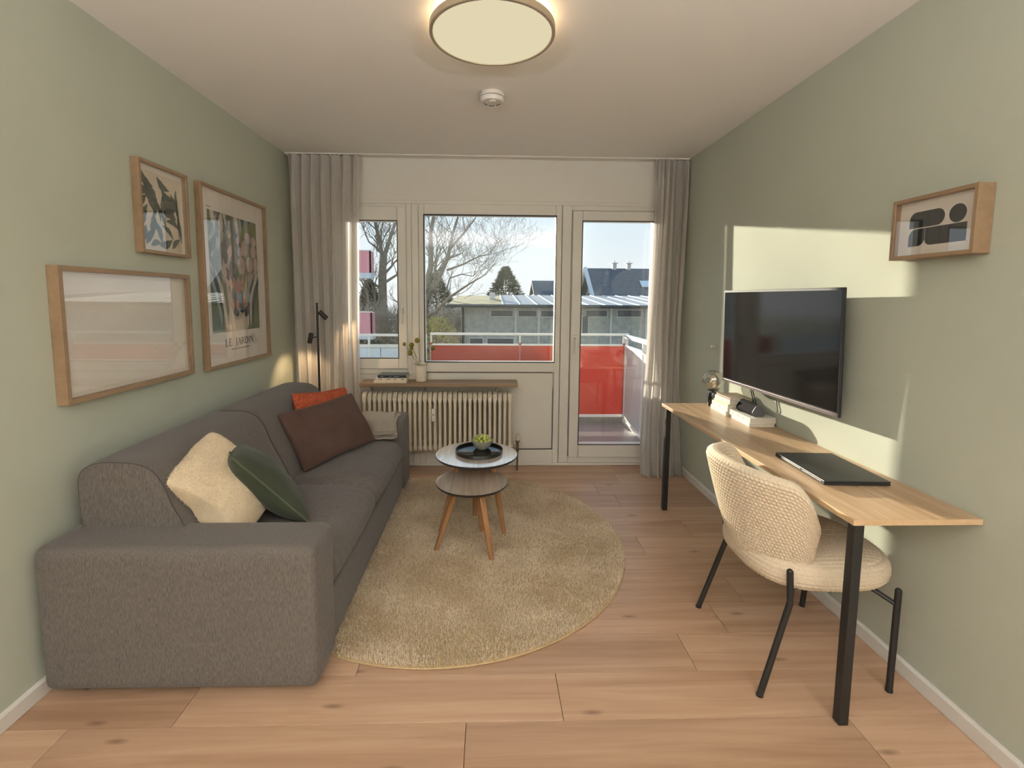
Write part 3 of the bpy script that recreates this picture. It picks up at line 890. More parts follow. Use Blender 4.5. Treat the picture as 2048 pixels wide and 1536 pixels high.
q = MB(); q.tube([(RX0, 3.84, RZ0 + 0.035), (RX1 + 0.008, 3.84, RZ0 + 0.035)], 0.014, 10); q.tube([(RX0, 3.84, RZ1 - 0.03), (RX1 + 0.012, 3.84, RZ1 - 0.03)], 0.014, 10)
q.build('header_pipe', M['radiator'], rad, smooth=True)
for x in (RX0 + 0.06, RX1 - 0.06): MB().bbox((x - 0.012, 3.92, 0.001), (x + 0.012, 3.945, RZ0 + 0.06), 0.002).build('foot_bracket', M['radiator'], rad)
al = MB().bbox((-0.450, RYF - 0.022, 0.430), (-0.419, RYF + 0.004, 0.530), 0.005).build('heat_meter', mat('meter_white', (0.78, 0.74, 0.66), 0.4), rad)
MB().box((-0.4415, RYF - 0.0232, 0.484), (-0.4275, RYF - 0.0215, 0.490)).build('meter_display', M['black_matte'], al)
vq = MB()
vq.tube([(RX1 + 0.01, 3.84, RZ0 + 0.035), (0.238, 3.84, RZ0 + 0.035)], 0.010, 10)
vq.tube([(0.238, 3.84, 0.001), (0.238, 3.84, 0.19)], 0.0075, 10)
vq.tube([(0.238, 3.84, 0.16), (0.238, 3.84, 0.245)], [0.013, 0.011], 10)
vq.tube([(0.238, 3.84, 0.190), (0.238, 3.80, 0.190)], 0.010, 10)
vq.lathe([(0.014, 0.235), (0.019, 0.240), (0.019, 0.247), (0.010, 0.250)], (0.238, 3.84, 0), 14)
vv = vq.build('valve', M['brass'], rad, smooth=True)
MB().lathe([(0.012, 0.250), (0.0165, 0.256), (0.0165, 0.285), (0.013, 0.300), (0.0, 0.303)], (0.238, 3.84, 0), 16).build('thermostat_cap', M['radiator'], vv, smooth=True)

SHZ = 0.738
sh = thing('shelf', 'rustic oak board shelf mounted above the radiator', 'shelf', (-0.385, 3.84, 0.705))
q = MB(); q.bbox((-1.010, 3.742, SHZ - 0.031), (0.232, 3.930, SHZ), 0.004); q.build('board', M['shelf_oak'], sh)
for x in (-0.935, 0.066):
    q = MB(); q.tube([(x, 3.80, SHZ - 0.031), (x, 3.83, SHZ - 0.048), (x + 0.002, 3.84, SHZ - 0.075)], 0.006, 8); q.sphere((x + 0.002, 3.838, SHZ - 0.074), 0.010)
    q.tube([(x - 0.022, 3.80, SHZ - 0.034), (x + 0.022, 3.80, SHZ - 0.034)], 0.004, 6)
    q.build('bracket', M['steel'], sh, smooth=True)

# books: pages + cover
PAPER = mat('book_paper', (0.72, 0.66, 0.54), 0.9, noise=0.15, nscale=120, stretch=(0.05, 0.05, 3))
def book(label, c, size, z, ang, cover, spine_side='-y', text=None, group=None, hard=True):
    """lying book; size=(spine length, depth, thickness); spine at local -y"""
    L, Dp, th_ = size
    t = thing('book', label, 'book', (c[0], c[1], z), (0, 0, ang), group)
    ct = 0.0022 if hard else 0.0012
    ov = 0.003 if hard else 0.0005
    q = MB(); q.bbox((-L / 2 + ov, -Dp / 2 + ct, ct), (L / 2 - ov, Dp / 2 - ov, th_ - ct), 0.0008)
    q.build('page_block', PAPER, t, local=True)
    q = MB()
    q.bbox((-L / 2, -Dp / 2, 0), (L / 2, Dp / 2, ct), 0.0006); q.bbox((-L / 2, -Dp / 2, th_ - ct), (L / 2, Dp / 2, th_), 0.0006)
    q.bbox((-L / 2, -Dp / 2 - 0.0008, 0), (L / 2, -Dp / 2 + ct, th_), 0.001)
    q.build('cover', cover, t, local=True)
    if text:
        rt_ = random.Random(hash(label) % 1000 if False else len(label))
        x = -L / 2 * 0.8
        while x < L / 2 * 0.75:
            w = rt_.uniform(0.012, 0.04); q = MB(); q.box((x, -Dp / 2 - 0.0013, th_ * 0.36), (min(x + w, L / 2 * 0.85), -Dp / 2 - 0.0007, th_ * 0.60)); x += w + rt_.uniform(0.01, 0.05)
            q.build('spine_print', text, t, local=True)
    return t
B_CREAM = mat('cover_cream', (0.70, 0.62, 0.50), 0.6); B_WHITE = mat('cover_white', (0.80, 0.77, 0.68), 0.55); B_NAVY = mat('cover_navy', (0.022, 0.035, 0.06), 0.35, coat=0.4)
B_GREEN = mat('cover_pale_green', (0.50, 0.62, 0.33), 0.6); B_INK = mat('book_ink', (0.05, 0.05, 0.05), 0.7); B_GREY = mat('cover_grey', (0.30, 0.32, 0.30), 0.6)
B_PALE = mat('pale_print', (0.55, 0.50, 0.42), 0.7); B_BROWN = mat('cover_brown', (0.33, 0.25, 0.17), 0.5)
book('bottom cream book of the three stacked on the oak shelf', (-0.772, 3.835), (0.252, 0.17, 0.019), SHZ, 0.02, B_CREAM, text=B_PALE)
book('middle cream book with black spine lettering on the oak shelf', (-0.763, 3.838), (0.240, 0.165, 0.019), SHZ + 0.019, 0.0, B_CREAM, text=B_INK)
book('navy blue book on top of the shelf stack', (-0.757, 3.842), (0.222, 0.16, 0.022), SHZ + 0.038, -0.01, B_NAVY, text=B_GREY)

# vase and craspedia
M['vase'] = mat('cream_glaze', (0.74, 0.69, 0.60), 0.18, spec=0.6, coat=0.5)
VX, VY = -0.540, 3.835
va = thing('vase', 'cream ceramic jug vase with flared lip on the oak shelf', 'vase', (VX, VY, SHZ))
MB().lathe([(0, 0.001), (0.040, 0.001), (0.043, 0.006), (0.043, 0.115), (0.042, 0.125), (0.047, 0.136), (0.058, 0.143), (0.0595, 0.146), (0.055, 0.146), (0.044, 0.139), (0.039, 0.126), (0.039, 0.01), (0, 0.008)], (VX, VY, SHZ), 40).build('vase_body', M['vase'], va, smooth=True, angle=60)
M['billy'] = mat('craspedia_head', (0.30, 0.26, 0.04), 0.9, col2=(0.17, 0.15, 0.02), nscale=420, bump=1.0, bscale=420, bdist=0.004)
M['stem'] = mat('dry_stem', (0.22, 0.20, 0.10), 0.8)
def flower(label, hx, hz, r, bend, y=VY):
    f = thing('craspedia_flower', label, 'flower', (VX, VY, SHZ + 0.012), group='craspedia stems in the cream vase')
    h = Vector((hx, y, hz)); b0 = Vector((VX + (hx - VX) * -0.15, VY, SHZ + 0.012)); m1 = Vector((VX + (hx - VX) * 0.17, VY + 0.004, SHZ + 0.146))
    m1.x = max(VX - 0.034, min(VX + 0.034, m1.x))
    pts = []
    for i in range(9):
        t = i / 8; p = b0 * (1 - t) ** 2 + (m1 * 1.0) * 2 * t * (1 - t) + h * t * t
        pts.append(p + Vector((bend * sin(pi * t), 0, 0)))
    MB().tube(pts, 0.0017, 6).build('stem', M['stem'], f, smooth=True)
    q = MB(); vs = []
    nu, nv = 20, 14
    q.sphere((0, 0, 0), r, nu, nv)
    rb = random.Random(int(hx * 1000))
    q.v = [tuple(Vector(v) * (1 + rb.uniform(-.06, .08)) + h) for v in q.v]
    q.build('flower_head', M['billy'], f)
flower('leftmost yellow-green craspedia ball in the cream vase', -0.672, 1.036, 0.0145, 0.0, VY + 0.01)
flower('large craspedia ball just left of the window post, above two others', -0.611, 1.030, 0.0195, 0.0, VY - 0.012)
flower('small craspedia ball squeezed between two larger ones', -0.618, 1.000, 0.0150, 0.004, VY + 0.022)
flower('lowest craspedia ball nearest the vase rim', -0.622, 0.968, 0.0190, 0.004, VY - 0.018)
flower('tallest craspedia ball in front of the window post', -0.569, 1.066, 0.0200, 0.0, VY)
flower('rightmost craspedia ball bending out over the glass', -0.447, 1.003, 0.0175, 0.014, VY + 0.015)

# =================================================================== FLOOR LAMP
fl = thing('floor_lamp', 'slim black two-spot floor lamp behind the sofa, lit', 'floor lamp', (-1.245, 3.64, 0))
LX, LY = -1.278, 3.635
MB().lathe([(0, 0.001), (0.11, 0.001), (0.11, 0.014), (0.02, 0.018), (0, 0.018)], (LX, LY, 0), 32).build('base', M['black_metal'], fl)
MB().tube([(LX, LY, 0.015), (LX, LY, 1.362)], 0.0085, 12).build('pole', M['black_metal'], fl, smooth=True)
M['bulb'] = emis_mat('warm_led', (1.0, 0.66, 0.30), 9.0)
def spot_head(c, d, arm_from):
    c = Vector(c); d = Vector(d).normalized()
    MB().tube([arm_from, c], 0.0042, 8).build('arm', M['black_metal'], fl)
    a, e = c - d * 0.035, c + d * 0.040
    q = MB(); q.tube([a, a + d * 0.004, e], [0.0150, 0.0175, 0.0175], 18, False)
    q.tube([e, e - d * 0.010], [0.0175, 0.0155], 18, False); q.add([a + 0 * d], [])
    q.tube([a - d * 0.0005, a + d * 0.0008], 0.0150, 18)
    h = q.build('spot_head', M['black_metal'], fl, smooth=True, angle=50)
    MB().tube([e - d * 0.0105, e - d * 0.010], 0.0152, 16).build('bulb', M['bulb'], h)
    L = bpy.data.lights.new('spot_lamp', 'SPOT'); L.energy = 6.0; L.color = (1.0, 0.68, 0.36); L.spot_size = RAD(105); L.spot_blend = 0.7; L.shadow_soft_size = 0.012
    lo = bpy.data.objects.new('spot_lamp', L); COL.objects.link(lo)
    lo.parent = fl; lo.location = e + d * 0.004 - off(fl); lo.rotation_euler = d.to_track_quat('-Z', 'Y').to_euler()
spot_head((LX + 0.042, LY - 0.004, 1.272), (0.60, 0.22, -0.66), (LX, LY, 1.285))
spot_head((LX - 0.054, LY - 0.004, 1.100), (-0.27, 0.22, -0.86), (LX, LY, 1.108))

# =================================================================== CURTAINS
M['curtain'] = cloth_mat('sheer_linen', (0.74, 0.705, 0.67), 0.45, 0.27, 0.12)
M['header'] = cloth_mat('header_tape', (0.64, 0.60, 0.56), 0.25, 0.03)
rail = thing('curtain_rail', 'thin white curtain track running along the ceiling above the window', 'curtain rail', (0, 3.84, 2.485))
q = MB(); q.bbox((XL + 0.01, 3.832, 2.488), (XR - 0.01, 3.848, 2.4995), 0.002); q.build('track', M['pvc'], rail)
for x0, x1, n in ((-1.54, -1.02, 9), (1.30, 1.54, 5)):
    for i in range(n):
        x = x0 + (x1 - x0) * i / (n - 1)
        MB().box((x - 0.003, 3.836, 2.476), (x + 0.003, 3.844, 2.489)).build('glider', M['pvc'], rail)
def curtain(label, top, mid, bot, nf, seed, zb, kick=0.0, loose=0.0):
    """top/mid/bot: (x0, x1) at the rail, at 1 m and at the hem"""
    t = thing('curtain', label, 'curtain', ((top[0] + top[1]) / 2, 3.84, zb))
    rr = random.Random(seed)
    nz, nx = 64, nf * 26
    ph = [rr.uniform(-0.35, 0.35) for _ in range(nf + 2)]
    am = [rr.uniform(0.65, 1.15) for _ in range(nf + 2)]
    V = np.zeros((nz, nx, 3))
    for j in range(nz):
        f = j / (nz - 1); z = 2.481 * (1 - f) + zb * f
        if f < 0.6: g = f / 0.6; x0 = top[0] * (1 - g) + mid[0] * g; x1 = top[1] * (1 - g) + mid[1] * g
        else: g = (f - 0.6) / 0.4; g = g * g * (3 - 2 * g); x0 = mid[0] * (1 - g) + bot[0] * g; x1 = mid[1] * (1 - g) + bot[1] * g
        pin = 0.55 + 0.45 * min(1, f / 0.10)
        for i in range(nx):
            s = i / (nx - 1); k = s * nf; ki = int(min(k, nf - 1e-6)); fr = k - ki
            a = am[ki] * (1 - fr) + am[ki + 1] * fr
            p_ = (ph[ki] * (1 - fr) + ph[ki + 1] * fr) * (0.5 + f)
            w = 2 * pi * k + p_ * 2
            dep = 0.043 * a * pin
            x = x0 + (x1 - x0) * s + 0.62 * (x1 - x0) / nf * sin(2 * w + 0.6) * (0.35 + 0.35 * sin(pi * min(1, f * 1.2)))
            y = 3.835 + dep * (sin(w) + 0.22 * sin(3 * w + 1.1 * ph[ki] * 3))
            y -= kick * max(0, f - 0.5) ** 2 * 4 * 0.5 + loose * 0.010 * sin(6 * f + 5 * s)
            x += loose * 0.008 * sin(5 * f + 9 * s)
            V[j, i] = (x, y, z)
        # tight header pleats
    hj = 4
    F = []
    for j in range(nz - 1):
        for i in range(nx - 1): F.append((j * nx + i, j * nx + i + 1, (j + 1) * nx + i + 1, (j + 1) * nx + i))
    fast_mesh('drape', V.reshape(-1, 3), F, M['curtain'], t, smooth=True)
    # heading tape on the back of the top edge
    tape = V[:hj, :, :].copy(); tape[:, :, 1] += 0.003
    F2 = [(j * nx + i, j * nx + i + 1, (j + 1) * nx + i + 1, (j + 1) * nx + i) for j in range(hj - 1) for i in range(nx - 1)]
    fast_mesh('heading_tape', tape.reshape(-1, 3), F2, M['header'], t, smooth=True)
    hem = V[-3:, :, :].copy(); hem[:, :, 1] += 0.003
    F3 = [(j * nx + i, j * nx + i + 1, (j + 1) * nx + i + 1, (j + 1) * nx + i) for j in range(2) for i in range(nx - 1)]
    fast_mesh('hem', hem.reshape(-1, 3), F3, M['header'], t, smooth=True)
    return t
curtain('pleated grey linen curtain at the left end of the window, behind the floor lamp', (-1.548, -1.010), (-1.520, -1.030), (-1.52, -1.045), 7, 5, 0.02, 0.0, 0.6)
curtain('pleated grey linen curtain beside the balcony door, trailing on the floor', (1.300, 1.555), (1.285, 1.530), (1.215, 1.530), 5, 9, 0.006, 0.30, 1.0)

# =================================================================== CEILING LAMP, SMOKE DETECTOR
M['rim'] = mat('champagne_metal', (0.50, 0.42, 0.31), 0.35, metal=0.6)
M['diffuser'] = emis_mat('lamp_diffuser', (0.76, 0.665, 0.44), 1.0)
M['halo'] = emis_mat('lamp_backlight', (1.0, 0.70, 0.38), 7.0)
def ceiling_lamp(label, c):
    t = thing('ceiling_lamp', label, 'ceiling lamp', (c[0], c[1], 2.42))
    R_ = 0.243
    MB().lathe([(0.0, 2.462), (R_, 2.462), (R_ + 0.004, 2.460), (R_ + 0.004, 2.436), (R_ + 0.002, 2.434), (R_ - 0.008, 2.434), (R_ - 0.009, 2.439), (0, 2.439)], (c[0], c[1], 0), 96).build('rim', M['rim'], t, smooth=True, angle=40)
    MB().lathe([(0, 2.4385), (R_ - 0.0095, 2.4385), (R_ - 0.0105, 2.4365), (0, 2.4365)], (c[0], c[1], 0), 96).build('diffuser', M['diffuser'], t)
    MB().lathe([(0.17, 2.4625), (0.222, 2.4625), (0.222, 2.4632), (0.17, 2.4632)], (c[0], c[1], 0), 72).build('backlight_ring', M['halo'], t)
    MB().lathe([(0, 2.462), (0.11, 2.462), (0.11, 2.4995), (0, 2.4995)], (c[0], c[1], 0), 40).build('mounting_plate', M['pvc'], t)
    return t
ceiling_lamp('round flush ceiling lamp with warm backlit halo above the rug', (0.009, 2.015))
def fill_lamp(label, x, y):  # invented lamp, out of view, added only to brighten the room
    t = thing('added_fill_lamp', label, 'floor lamp', (x, y, 0))
    MB().lathe([(0, 0.001), (0.14, 0.001), (0.14, 0.018), (0.02, 0.024), (0, 0.024)], (x, y, 0), 32).build('base', M['black_metal'], t)
    MB().tube([(x, y, 0.02), (x, y, 1.48)], 0.012, 12).build('pole', M['black_metal'], t, smooth=True)
    MB().lathe([(0, 1.47), (0.05, 1.47), (0.15, 1.51), (0.17, 1.545), (0.165, 1.545), (0.145, 1.515), (0.05, 1.48), (0, 1.48)], (x, y, 0), 36).build('bowl', M['black_metal'], t, smooth=True)
    L = bpy.data.lights.new('fill_light', 'AREA'); L.shape = 'DISK'; L.size = 0.24; L.energy = FILL_W; L.color = (1.0, 0.97, 0.99)
    lo = bpy.data.objects.new('fill_light', L); COL.objects.link(lo); lo.parent = t; lo.location = (0, 0, 1.53); lo.rotation_euler = (pi, 0, 0)
fill_lamp('added black fill lamp standing by the rear wall on the sofa side', -1.15, -1.25)
fill_lamp('added black fill lamp standing by the rear wall on the desk side', 1.15, -1.25)
sd_ = thing('smoke_detector', 'white round smoke detector on the ceiling', 'smoke detector', (0.012, 2.715, 2.44))
c = (0.012, 2.715, 0)
MB().lathe([(0, 2.4995), (0.064, 2.4995), (0.066, 2.497), (0.066, 2.478), (0, 2.478)], c, 48).build('base', M['pvc'], sd_, smooth=True, angle=40)
MB().lathe([(0, 2.4785), (0.060, 2.4785), (0.060, 2.474), (0, 2.474)], c, 48).build('vent_gap', M['gasket'], sd_)
MB().lathe([(0, 2.4745), (0.066, 2.4745), (0.0665, 2.462), (0.062, 2.453), (0.055, 2.451), (0.052, 2.4535), (0, 2.4525)], c, 48).build('cover', M['pvc'], sd_, smooth=True, angle=40)
MB().lathe([(0, 2.453), (0.021, 2.453), (0.020, 2.4465), (0.012, 2.4455), (0, 2.4455)], (0.016, 2.692, 0), 28).build('test_button', M['pvc'], sd_, smooth=True, angle=40)
q = MB()
for a0 in (0.3, 1.25, 2.2):
    pts = [(c[0] + 0.043 * cos(a), c[1] + 0.043 * sin(a), 2.4525) for a in np.linspace(a0, a0 + 0.7, 8)]
    q.tube(pts, 0.002, 6)
q.build('vent_slot', M['gasket'], sd_)

# =================================================================== PICTURES
PRINT_PAPER = mat('print_paper', (0.76, 0.69, 0.62), 0.8)
def wall_frame(label, side, y0, y1, z0, z1, depth, wf, glass=True):
    """side -1: left wall, +1: right wall; returns thing and a mapper (u,v,layer)->xyz with u left->right as seen"""
    xw = XL if side < 0 else XR
    s = 1 if side < 0 else -1
    t = thing('framed_print', label, 'picture', (xw, (y0 + y1) / 2, z0), group=None)
    xf = xw + s * depth
    def rail_(ya, yb, za, zb):
        q = MB(); q.bbox((min(xw + s * 0.001, xf), ya, za), (max(xw + s * 0.001, xf), yb, zb), 0.0018); q.build('frame_rail', M['frame_oak'], t)
    rail_(y0, y0 + wf, z0, z1); rail_(y1 - wf, y1, z0, z1); rail_(y0 + wf, y1 - wf, z0, z0 + wf); rail_(y0 + wf, y1 - wf, z1 - wf, z1)
    xb = xw + s * (depth - 0.022)
    ya, yb, za, zb = y0 + wf, y1 - wf, z0 + wf, z1 - wf
    def P(u, v, lay=0):
        yy = ya + (yb - ya) * (u if side < 0 else 1 - u)
        return (xb + s * 0.0004 * lay, yy, za + (zb - za) * v)
    MB().box((min(xb - s * 0.004, xb), ya, za), (max(xb - s * 0.004, xb), yb, zb)).build('paper', PRINT_PAPER, t)
    if glass:
        g0, g1 = xf - s * 0.006, xf - s * 0.004
        MB().box((min(g0, g1), ya, za), (max(g0, g1), yb, zb)).build('pane', M['picglass'], t)
    asp = (yb - ya) / (zb - za)
    return t, P, asp
def poly(q, P, pts, lay, mi=0):
    q.m = mi
    vs = [P(u, v, lay) for u, v in pts]
    q.add(vs, [tuple(range(len(vs)))])
def leaf_pts(cx_, cy_, L, w, ang, bend=0.0, asp=1.0, n=10, wav=0.0):
    l = []; r = []
    for i in range(n + 1):
        t = i / n
        a = ang + bend * (t - 0.5)
        x = L * (t - 0.5) * cos(ang) - bend * L * 0.25 * (1 - (2 * t - 1) ** 2) * sin(ang)
        y = L * (t - 0.5) * sin(ang) + bend * L * 0.25 * (1 - (2 * t - 1) ** 2) * cos(ang)
        h = w / 2 * (sin(pi * t ** 0.85) ** 0.9) * (1 + wav * sin(t * 22))
        l.append((x - h * sin(a), y + h * cos(a))); r.append((x + h * sin(a), y - h * cos(a)))
    pts = l + r[::-1][1:-1]
    return [(cx_ + x / asp, cy_ + y) for x, y in pts]
def clip_ok(pts, a=0.02, b=0.98): return [(min(b, max(a, u)), min(b, max(a, v))) for u, v in pts]

# small leaf print
t, P, asp = wall_frame('small framed print of dark green leaves on cream, highest at left', -1, 2.215, 2.565, 1.598, 2.012, 0.036, 0.016)
LG = mat('print_leaf_green', (0.060, 0.075, 0.050), 0.8); LC = mat('print_cream', (0.66, 0.57, 0.44), 0.8)
q = MB(); poly(q, P, [(0.02, 0.02), (0.93, 0.02), (0.93, 0.94), (0.02, 0.94)], 1); q.build('print_ground', LC, t)
q = MB()
LV = [(0.16, .86, .34, .10, -0.6, -.5), (.10, .74, .26, .11, -0.4, -.6), (.25, .62, .42, .16, -1.15, .3), (.08, .55, .25, .09, .9, .3), (.12, .40, .30, .10, 1.2, .4), (.27, .33, .28, .10, 1.35, -.3),
      (.38, .50, .30, .06, -1.2, .5), (.48, .42, .28, .06, -1.1, .3), (.55, .84, .26, .09, -.5, -.7), (.62, .72, .22, .07, -.3, -.6), (.50, .62, .28, .08, 1.35, -.4), (.70, .55, .28, .17, .35, .5), (.66, .46, .26, .13, -.3, .6),
      (.78, .66, .20, .06, -.9, -.3), (.87, .60, .44, .06, -1.45, -.3), (.72, .34, .26, .07, -.35, .8), (.88, .30, .34, .06, -1.4, .1), (.60, .24, .26, .06, -.7, .5), (.40, .22, .28, .08, -1.2, .3), (.22, .16, .24, .09, .8, .4), (.55, .12, .26, .09, .35, -.4), (.78, .12, .20, .07, .7, .3), (.10, .20, .2, .08, 1.3, 0), (.33, .08, .2, .07, .2, .5)]
for L_ in LV: poly(q, P, clip_ok(leaf_pts(L_[0], L_[1], L_[2] * 1.02, L_[3] * 1.1, L_[4], L_[5], asp, 12, 0.10), 0.02, 0.93), 2)
q.build('print_leaves', LG, t)

# wide pale print
t, P, asp = wall_frame('wide pale framed print, lowest of the left wall trio', -1, 1.768, 2.532, 1.004, 1.512, 0.042, 0.020)
q = MB(); poly(q, P, [(0.03, 0.04), (0.965, 0.04), (0.965, 0.96), (0.03, 0.96)], 1)
q.build('print_ground', mat('pale_art', (0.86, 0.80, 0.74), 0.8, col2=(0.74, 0.69, 0.62), nscale=6, stretch=(1, 0.35, 1), detail=7), t)

# tall garden poster
t, P, asp = wall_frame('tall framed garden poster lettered LE JARDIN, nearest the curtain', -1, 2.672, 3.432, 0.994, 2.016, 0.036, 0.017)
GC = [('garden_dark', (0.035, 0.050, 0.040)), ('garden_green', (0.12, 0.15, 0.075)), ('garden_pink', (0.56, 0.40, 0.38)), ('garden_plum', (0.10, 0.065, 0.085)), ('garden_sage', (0.36, 0.39, 0.30)), ('garden_coral', (0.50, 0.22, 0.16)), ('garden_cream', (0.62, 0.52, 0.40)), ('garden_slate', (0.085, 0.105, 0.115)), ('garden_olive', (0.21, 0.20, 0.06))]
GM = [mat(a, c, 0.8, noise=0.25, nscale=14) for a, c in GC]
q = MB()
A0, A1, B0, B1 = 0.095, 0.865, 0.185, 0.885
poly(q, P, [(A0, B0), (A1, B0), (A1, B1), (A0, B1)], 1, 1)
rg_ = random.Random(21)
lay = 2
def put(pts, mi):
    global lay
    pts = [(min(A1, max(A0, u)), min(B1, max(B0, v))) for u, v in pts]
    poly(q, P, pts, lay, mi); lay += 0.06
def art(u, v): return A0 + (A1 - A0) * u, B0 + (B1 - B0) * v
for i in range(46):
    u, v = art(rg_.uniform(0, .62), rg_.uniform(.40, 1.0)); put(leaf_pts(u, v, rg_.uniform(.08, .20), rg_.uniform(.025, .055), rg_.uniform(1.1, 2.0), rg_.uniform(-.6, .6), asp), rg_.choice([0, 0, 3, 3, 7, 1, 4, 2]))
for i in range(16):
    u, v = art(rg_.uniform(.05, .95), rg_.uniform(.86, 1.0)); put(leaf_pts(u, v, rg_.uniform(.12, .22), rg_.uniform(.03, .05), rg_.uniform(1.4, 2.1), rg_.uniform(-.5, .5), asp), rg_.choice([0, 0, 6, 4]))
for i in range(9):
    u, v = art(rg_.uniform(.55, 1), rg_.uniform(.40, .9)); put(leaf_pts(u, v, .25, .12, rg_.uniform(0, 3), 0, asp), 8)
for (u, v, a, b_) in [(.78, .84, .060, .045), (.92, .82, .05, .04), (.70, .74, .055, .065), (.90, .72, .05, .05), (.60, .70, .045, .04), (.80, .60, .065, .065), (.62, .58, .07, .07), (.95, .60, .04, .06), (.82, .46, .06, .055), (.93, .50, .045, .04), (.56, .80, .03, .03)]:
    uu, vv = art(u, v); put([(uu + a * cos(k) * .9, vv + b_ * sin(k) * .8) for k in np.linspace(0, 2 * pi, 18)[:-1]], 2)
for k in range(12):   # purple foxglove in the middle
    uu, vv = art(.36 + .10 * sin(k * 1.7), .44 + k * .028); put(leaf_pts(uu, vv, .09, .05, 2.2 - k * .1, .3, asp), 3 if k % 3 else 2)
for i in range(14):   # lower stems sweeping down and outwards
    s_ = (i - 6.5) / 6.5; u, v = art(.5 + s_ * .48, .20 + .10 * abs(s_)); put(leaf_pts(u, v, .40, .045, pi / 2 + s_ * -.42, s_ * .5, asp), [4, 0, 6, 1, 2, 6, 6, 6, 2, 6, 4, 0, 6, 0][i])
u, v = art(.52, .10); put([(u + .17 * cos(k), v + .14 * sin(k)) for k in np.linspace(0, 2 * pi, 20)[:-1]], 6)
for k in range(7): u, v = art(.46 + .02 * k, .385 + .015 * (k % 2)); put(leaf_pts(u, v, .11, .035, pi / 2 - (k - 3) * .32, 0, asp), 5)
for (u, v, l_, w_, a_) in [(.44, .31, .11, .07, 1.9), (.56, .28, .13, .085, 1.2), (.46, .19, .10, .07, 2.1), (.62, .20, .09, .06, .5), (.70, .17, .09, .055, .9)]:
    uu, vv = art(u, v); put(leaf_pts(uu, vv, l_, w_, a_, .2, asp), 7)
for (u, v) in [(.50, .235), (.66, .245), (.40, .235)]: uu, vv = art(u, v); put(leaf_pts(uu, vv, .08, .04, 1.6, .2, asp), 5)
q.build('painting', GM, t)
# lettering from strokes
INK = mat('print_ink', (0.05, 0.055, 0.05), 0.8)
GL = {'L': ([(0, 0, 0, 1, .15), (0, 0, .62, 0, .05), (-.12, 1, .14, 1, .04), (.60, 0, .62, .18, .05)], .68), 'E': ([(0, 0, 0, 1, .15), (0, 0, .6, 0, .05), (0, 1, .58, 1, .05), (0, .52, .42, .52, .05), (.6, 0, .6, .16, .04), (.58, .86, .58, 1, .04)], .66),
      'J': ([(.25, -.12, .25, 1, .15), (.12, 1, .42, 1, .04), (.25, -.12, .02, -.24, .07)], .42), 'A': ([(0, 0, .36, 1, .05), (.36, 1, .74, 0, .15), (.14, .36, .58, .36, .045), (-.1, 0, .1, 0, .04), (.62, 0, .86, 0, .04)], .80),
      'R': ([(0, 0, 0, 1, .15), (0, 1, .4, .97, .05), (.4, .97, .54, .78, .13), (.54, .78, .4, .54, .12), (.4, .54, 0, .5, .05), (.3, .5, .72, 0, .13), (-.12, 0, .14, 0, .04)], .76), 'D': ([(0, 0, 0, 1, .15), (0, 1, .42, .95, .05), (.42, .95, .70, .62, .13), (.70, .62, .70, .36, .15), (.70, .36, .42, .05, .13), (.42, .05, 0, 0, .05)], .88),
      'I': ([(0, 0, 0, 1, .15), (-.12, 0, .12, 0, .04), (-.12, 1, .12, 1, .04)], .20), 'N': ([(0, 0, 0, 1, .05), (0, 1, .66, 0, .15), (.66, 0, .66, 1, .05), (-.1, 0, .1, 0, .04), (.56, 1, .78, 1, .04)], .82), ' ': ([], .42)}
def lettering(P, text, u0, u1, v0, hgt, asp, lay=3):
    tot = sum(GL[c][1] + .26 for c in text) - .26
    sc = (u1 - u0) / tot
    q = MB(); x = u0
    vs_ = hgt
    for c in text:
        for (a, b_, c2, d2, w) in GL[c][0]:
            du, dv = (c2 - a) * sc, (d2 - b_) * vs_
            ln = sqrt((du * asp) ** 2 + dv ** 2) or 1
            nx, ny = -dv / ln, du * asp / ln
            hw_ = (w * .62 + .018) * sc * asp
            p0, p1 = (x + a * sc, v0 + b_ * vs_), (x + c2 * sc, v0 + d2 * vs_)
            poly(q, P, [(p0[0] + nx * hw_ / asp, p0[1] + ny * hw_), (p1[0] + nx * hw_ / asp, p1[1] + ny * hw_), (p1[0] - nx * hw_ / asp, p1[1] - ny * hw_), (p0[0] - nx * hw_ / asp, p0[1] - ny * hw_)], lay)
        x += (GL[c][1] + .26) * sc
    return q
lettering(P, 'LE JARDIN', .275, .735, .098, .042, asp).build('lettering', INK, t)
q = MB(); x = .36
while x < .66: poly(q, P, [(x, .072), (x + .016, .072), (x + .016, .078), (x, .078)], 3); x += .021
x = .09
while x < .15: poly(q, P, [(x, .898), (x + .008, .898), (x + .008, .904), (x, .904)], 3); x += .012
q.build('small_print', INK, t)

# right-hand small print: dark rounded shapes
t, P, asp = wall_frame('deep oak box frame with dark rounded shapes on the right wall', 1, 1.492, 1.812, 1.556, 1.774, 0.056, 0.014)
q = MB()
ar = asp
def rrect(u0, u1, v0, v1, rtl, rtr, rbr, rbl, n=8):
    pts = []
    for (cx_, cy_, r, a0) in ((u1 - rtr / ar, v1 - rtr, rtr, 0), (u0 + rtl / ar, v1 - rtl, rtl, pi / 2), (u0 + rbl / ar, v0 + rbl, rbl, pi), (u1 - rbr / ar, v0 + rbr, rbr, 3 * pi / 2)):
        for i in range(n + 1):
            a = a0 + (pi / 2) * i / n; pts.append((cx_ + r / ar * cos(a), cy_ + r * sin(a)))
    return pts
poly(q, P, rrect(.145, .61, .505, .80, .14, .147, .147, .0005), 2)
poly(q, P, [(.765 + .158 / ar * 1.0 * cos(k), .655 + .158 * sin(k)) for k in np.linspace(0, 2 * pi, 40)[:-1]], 2)
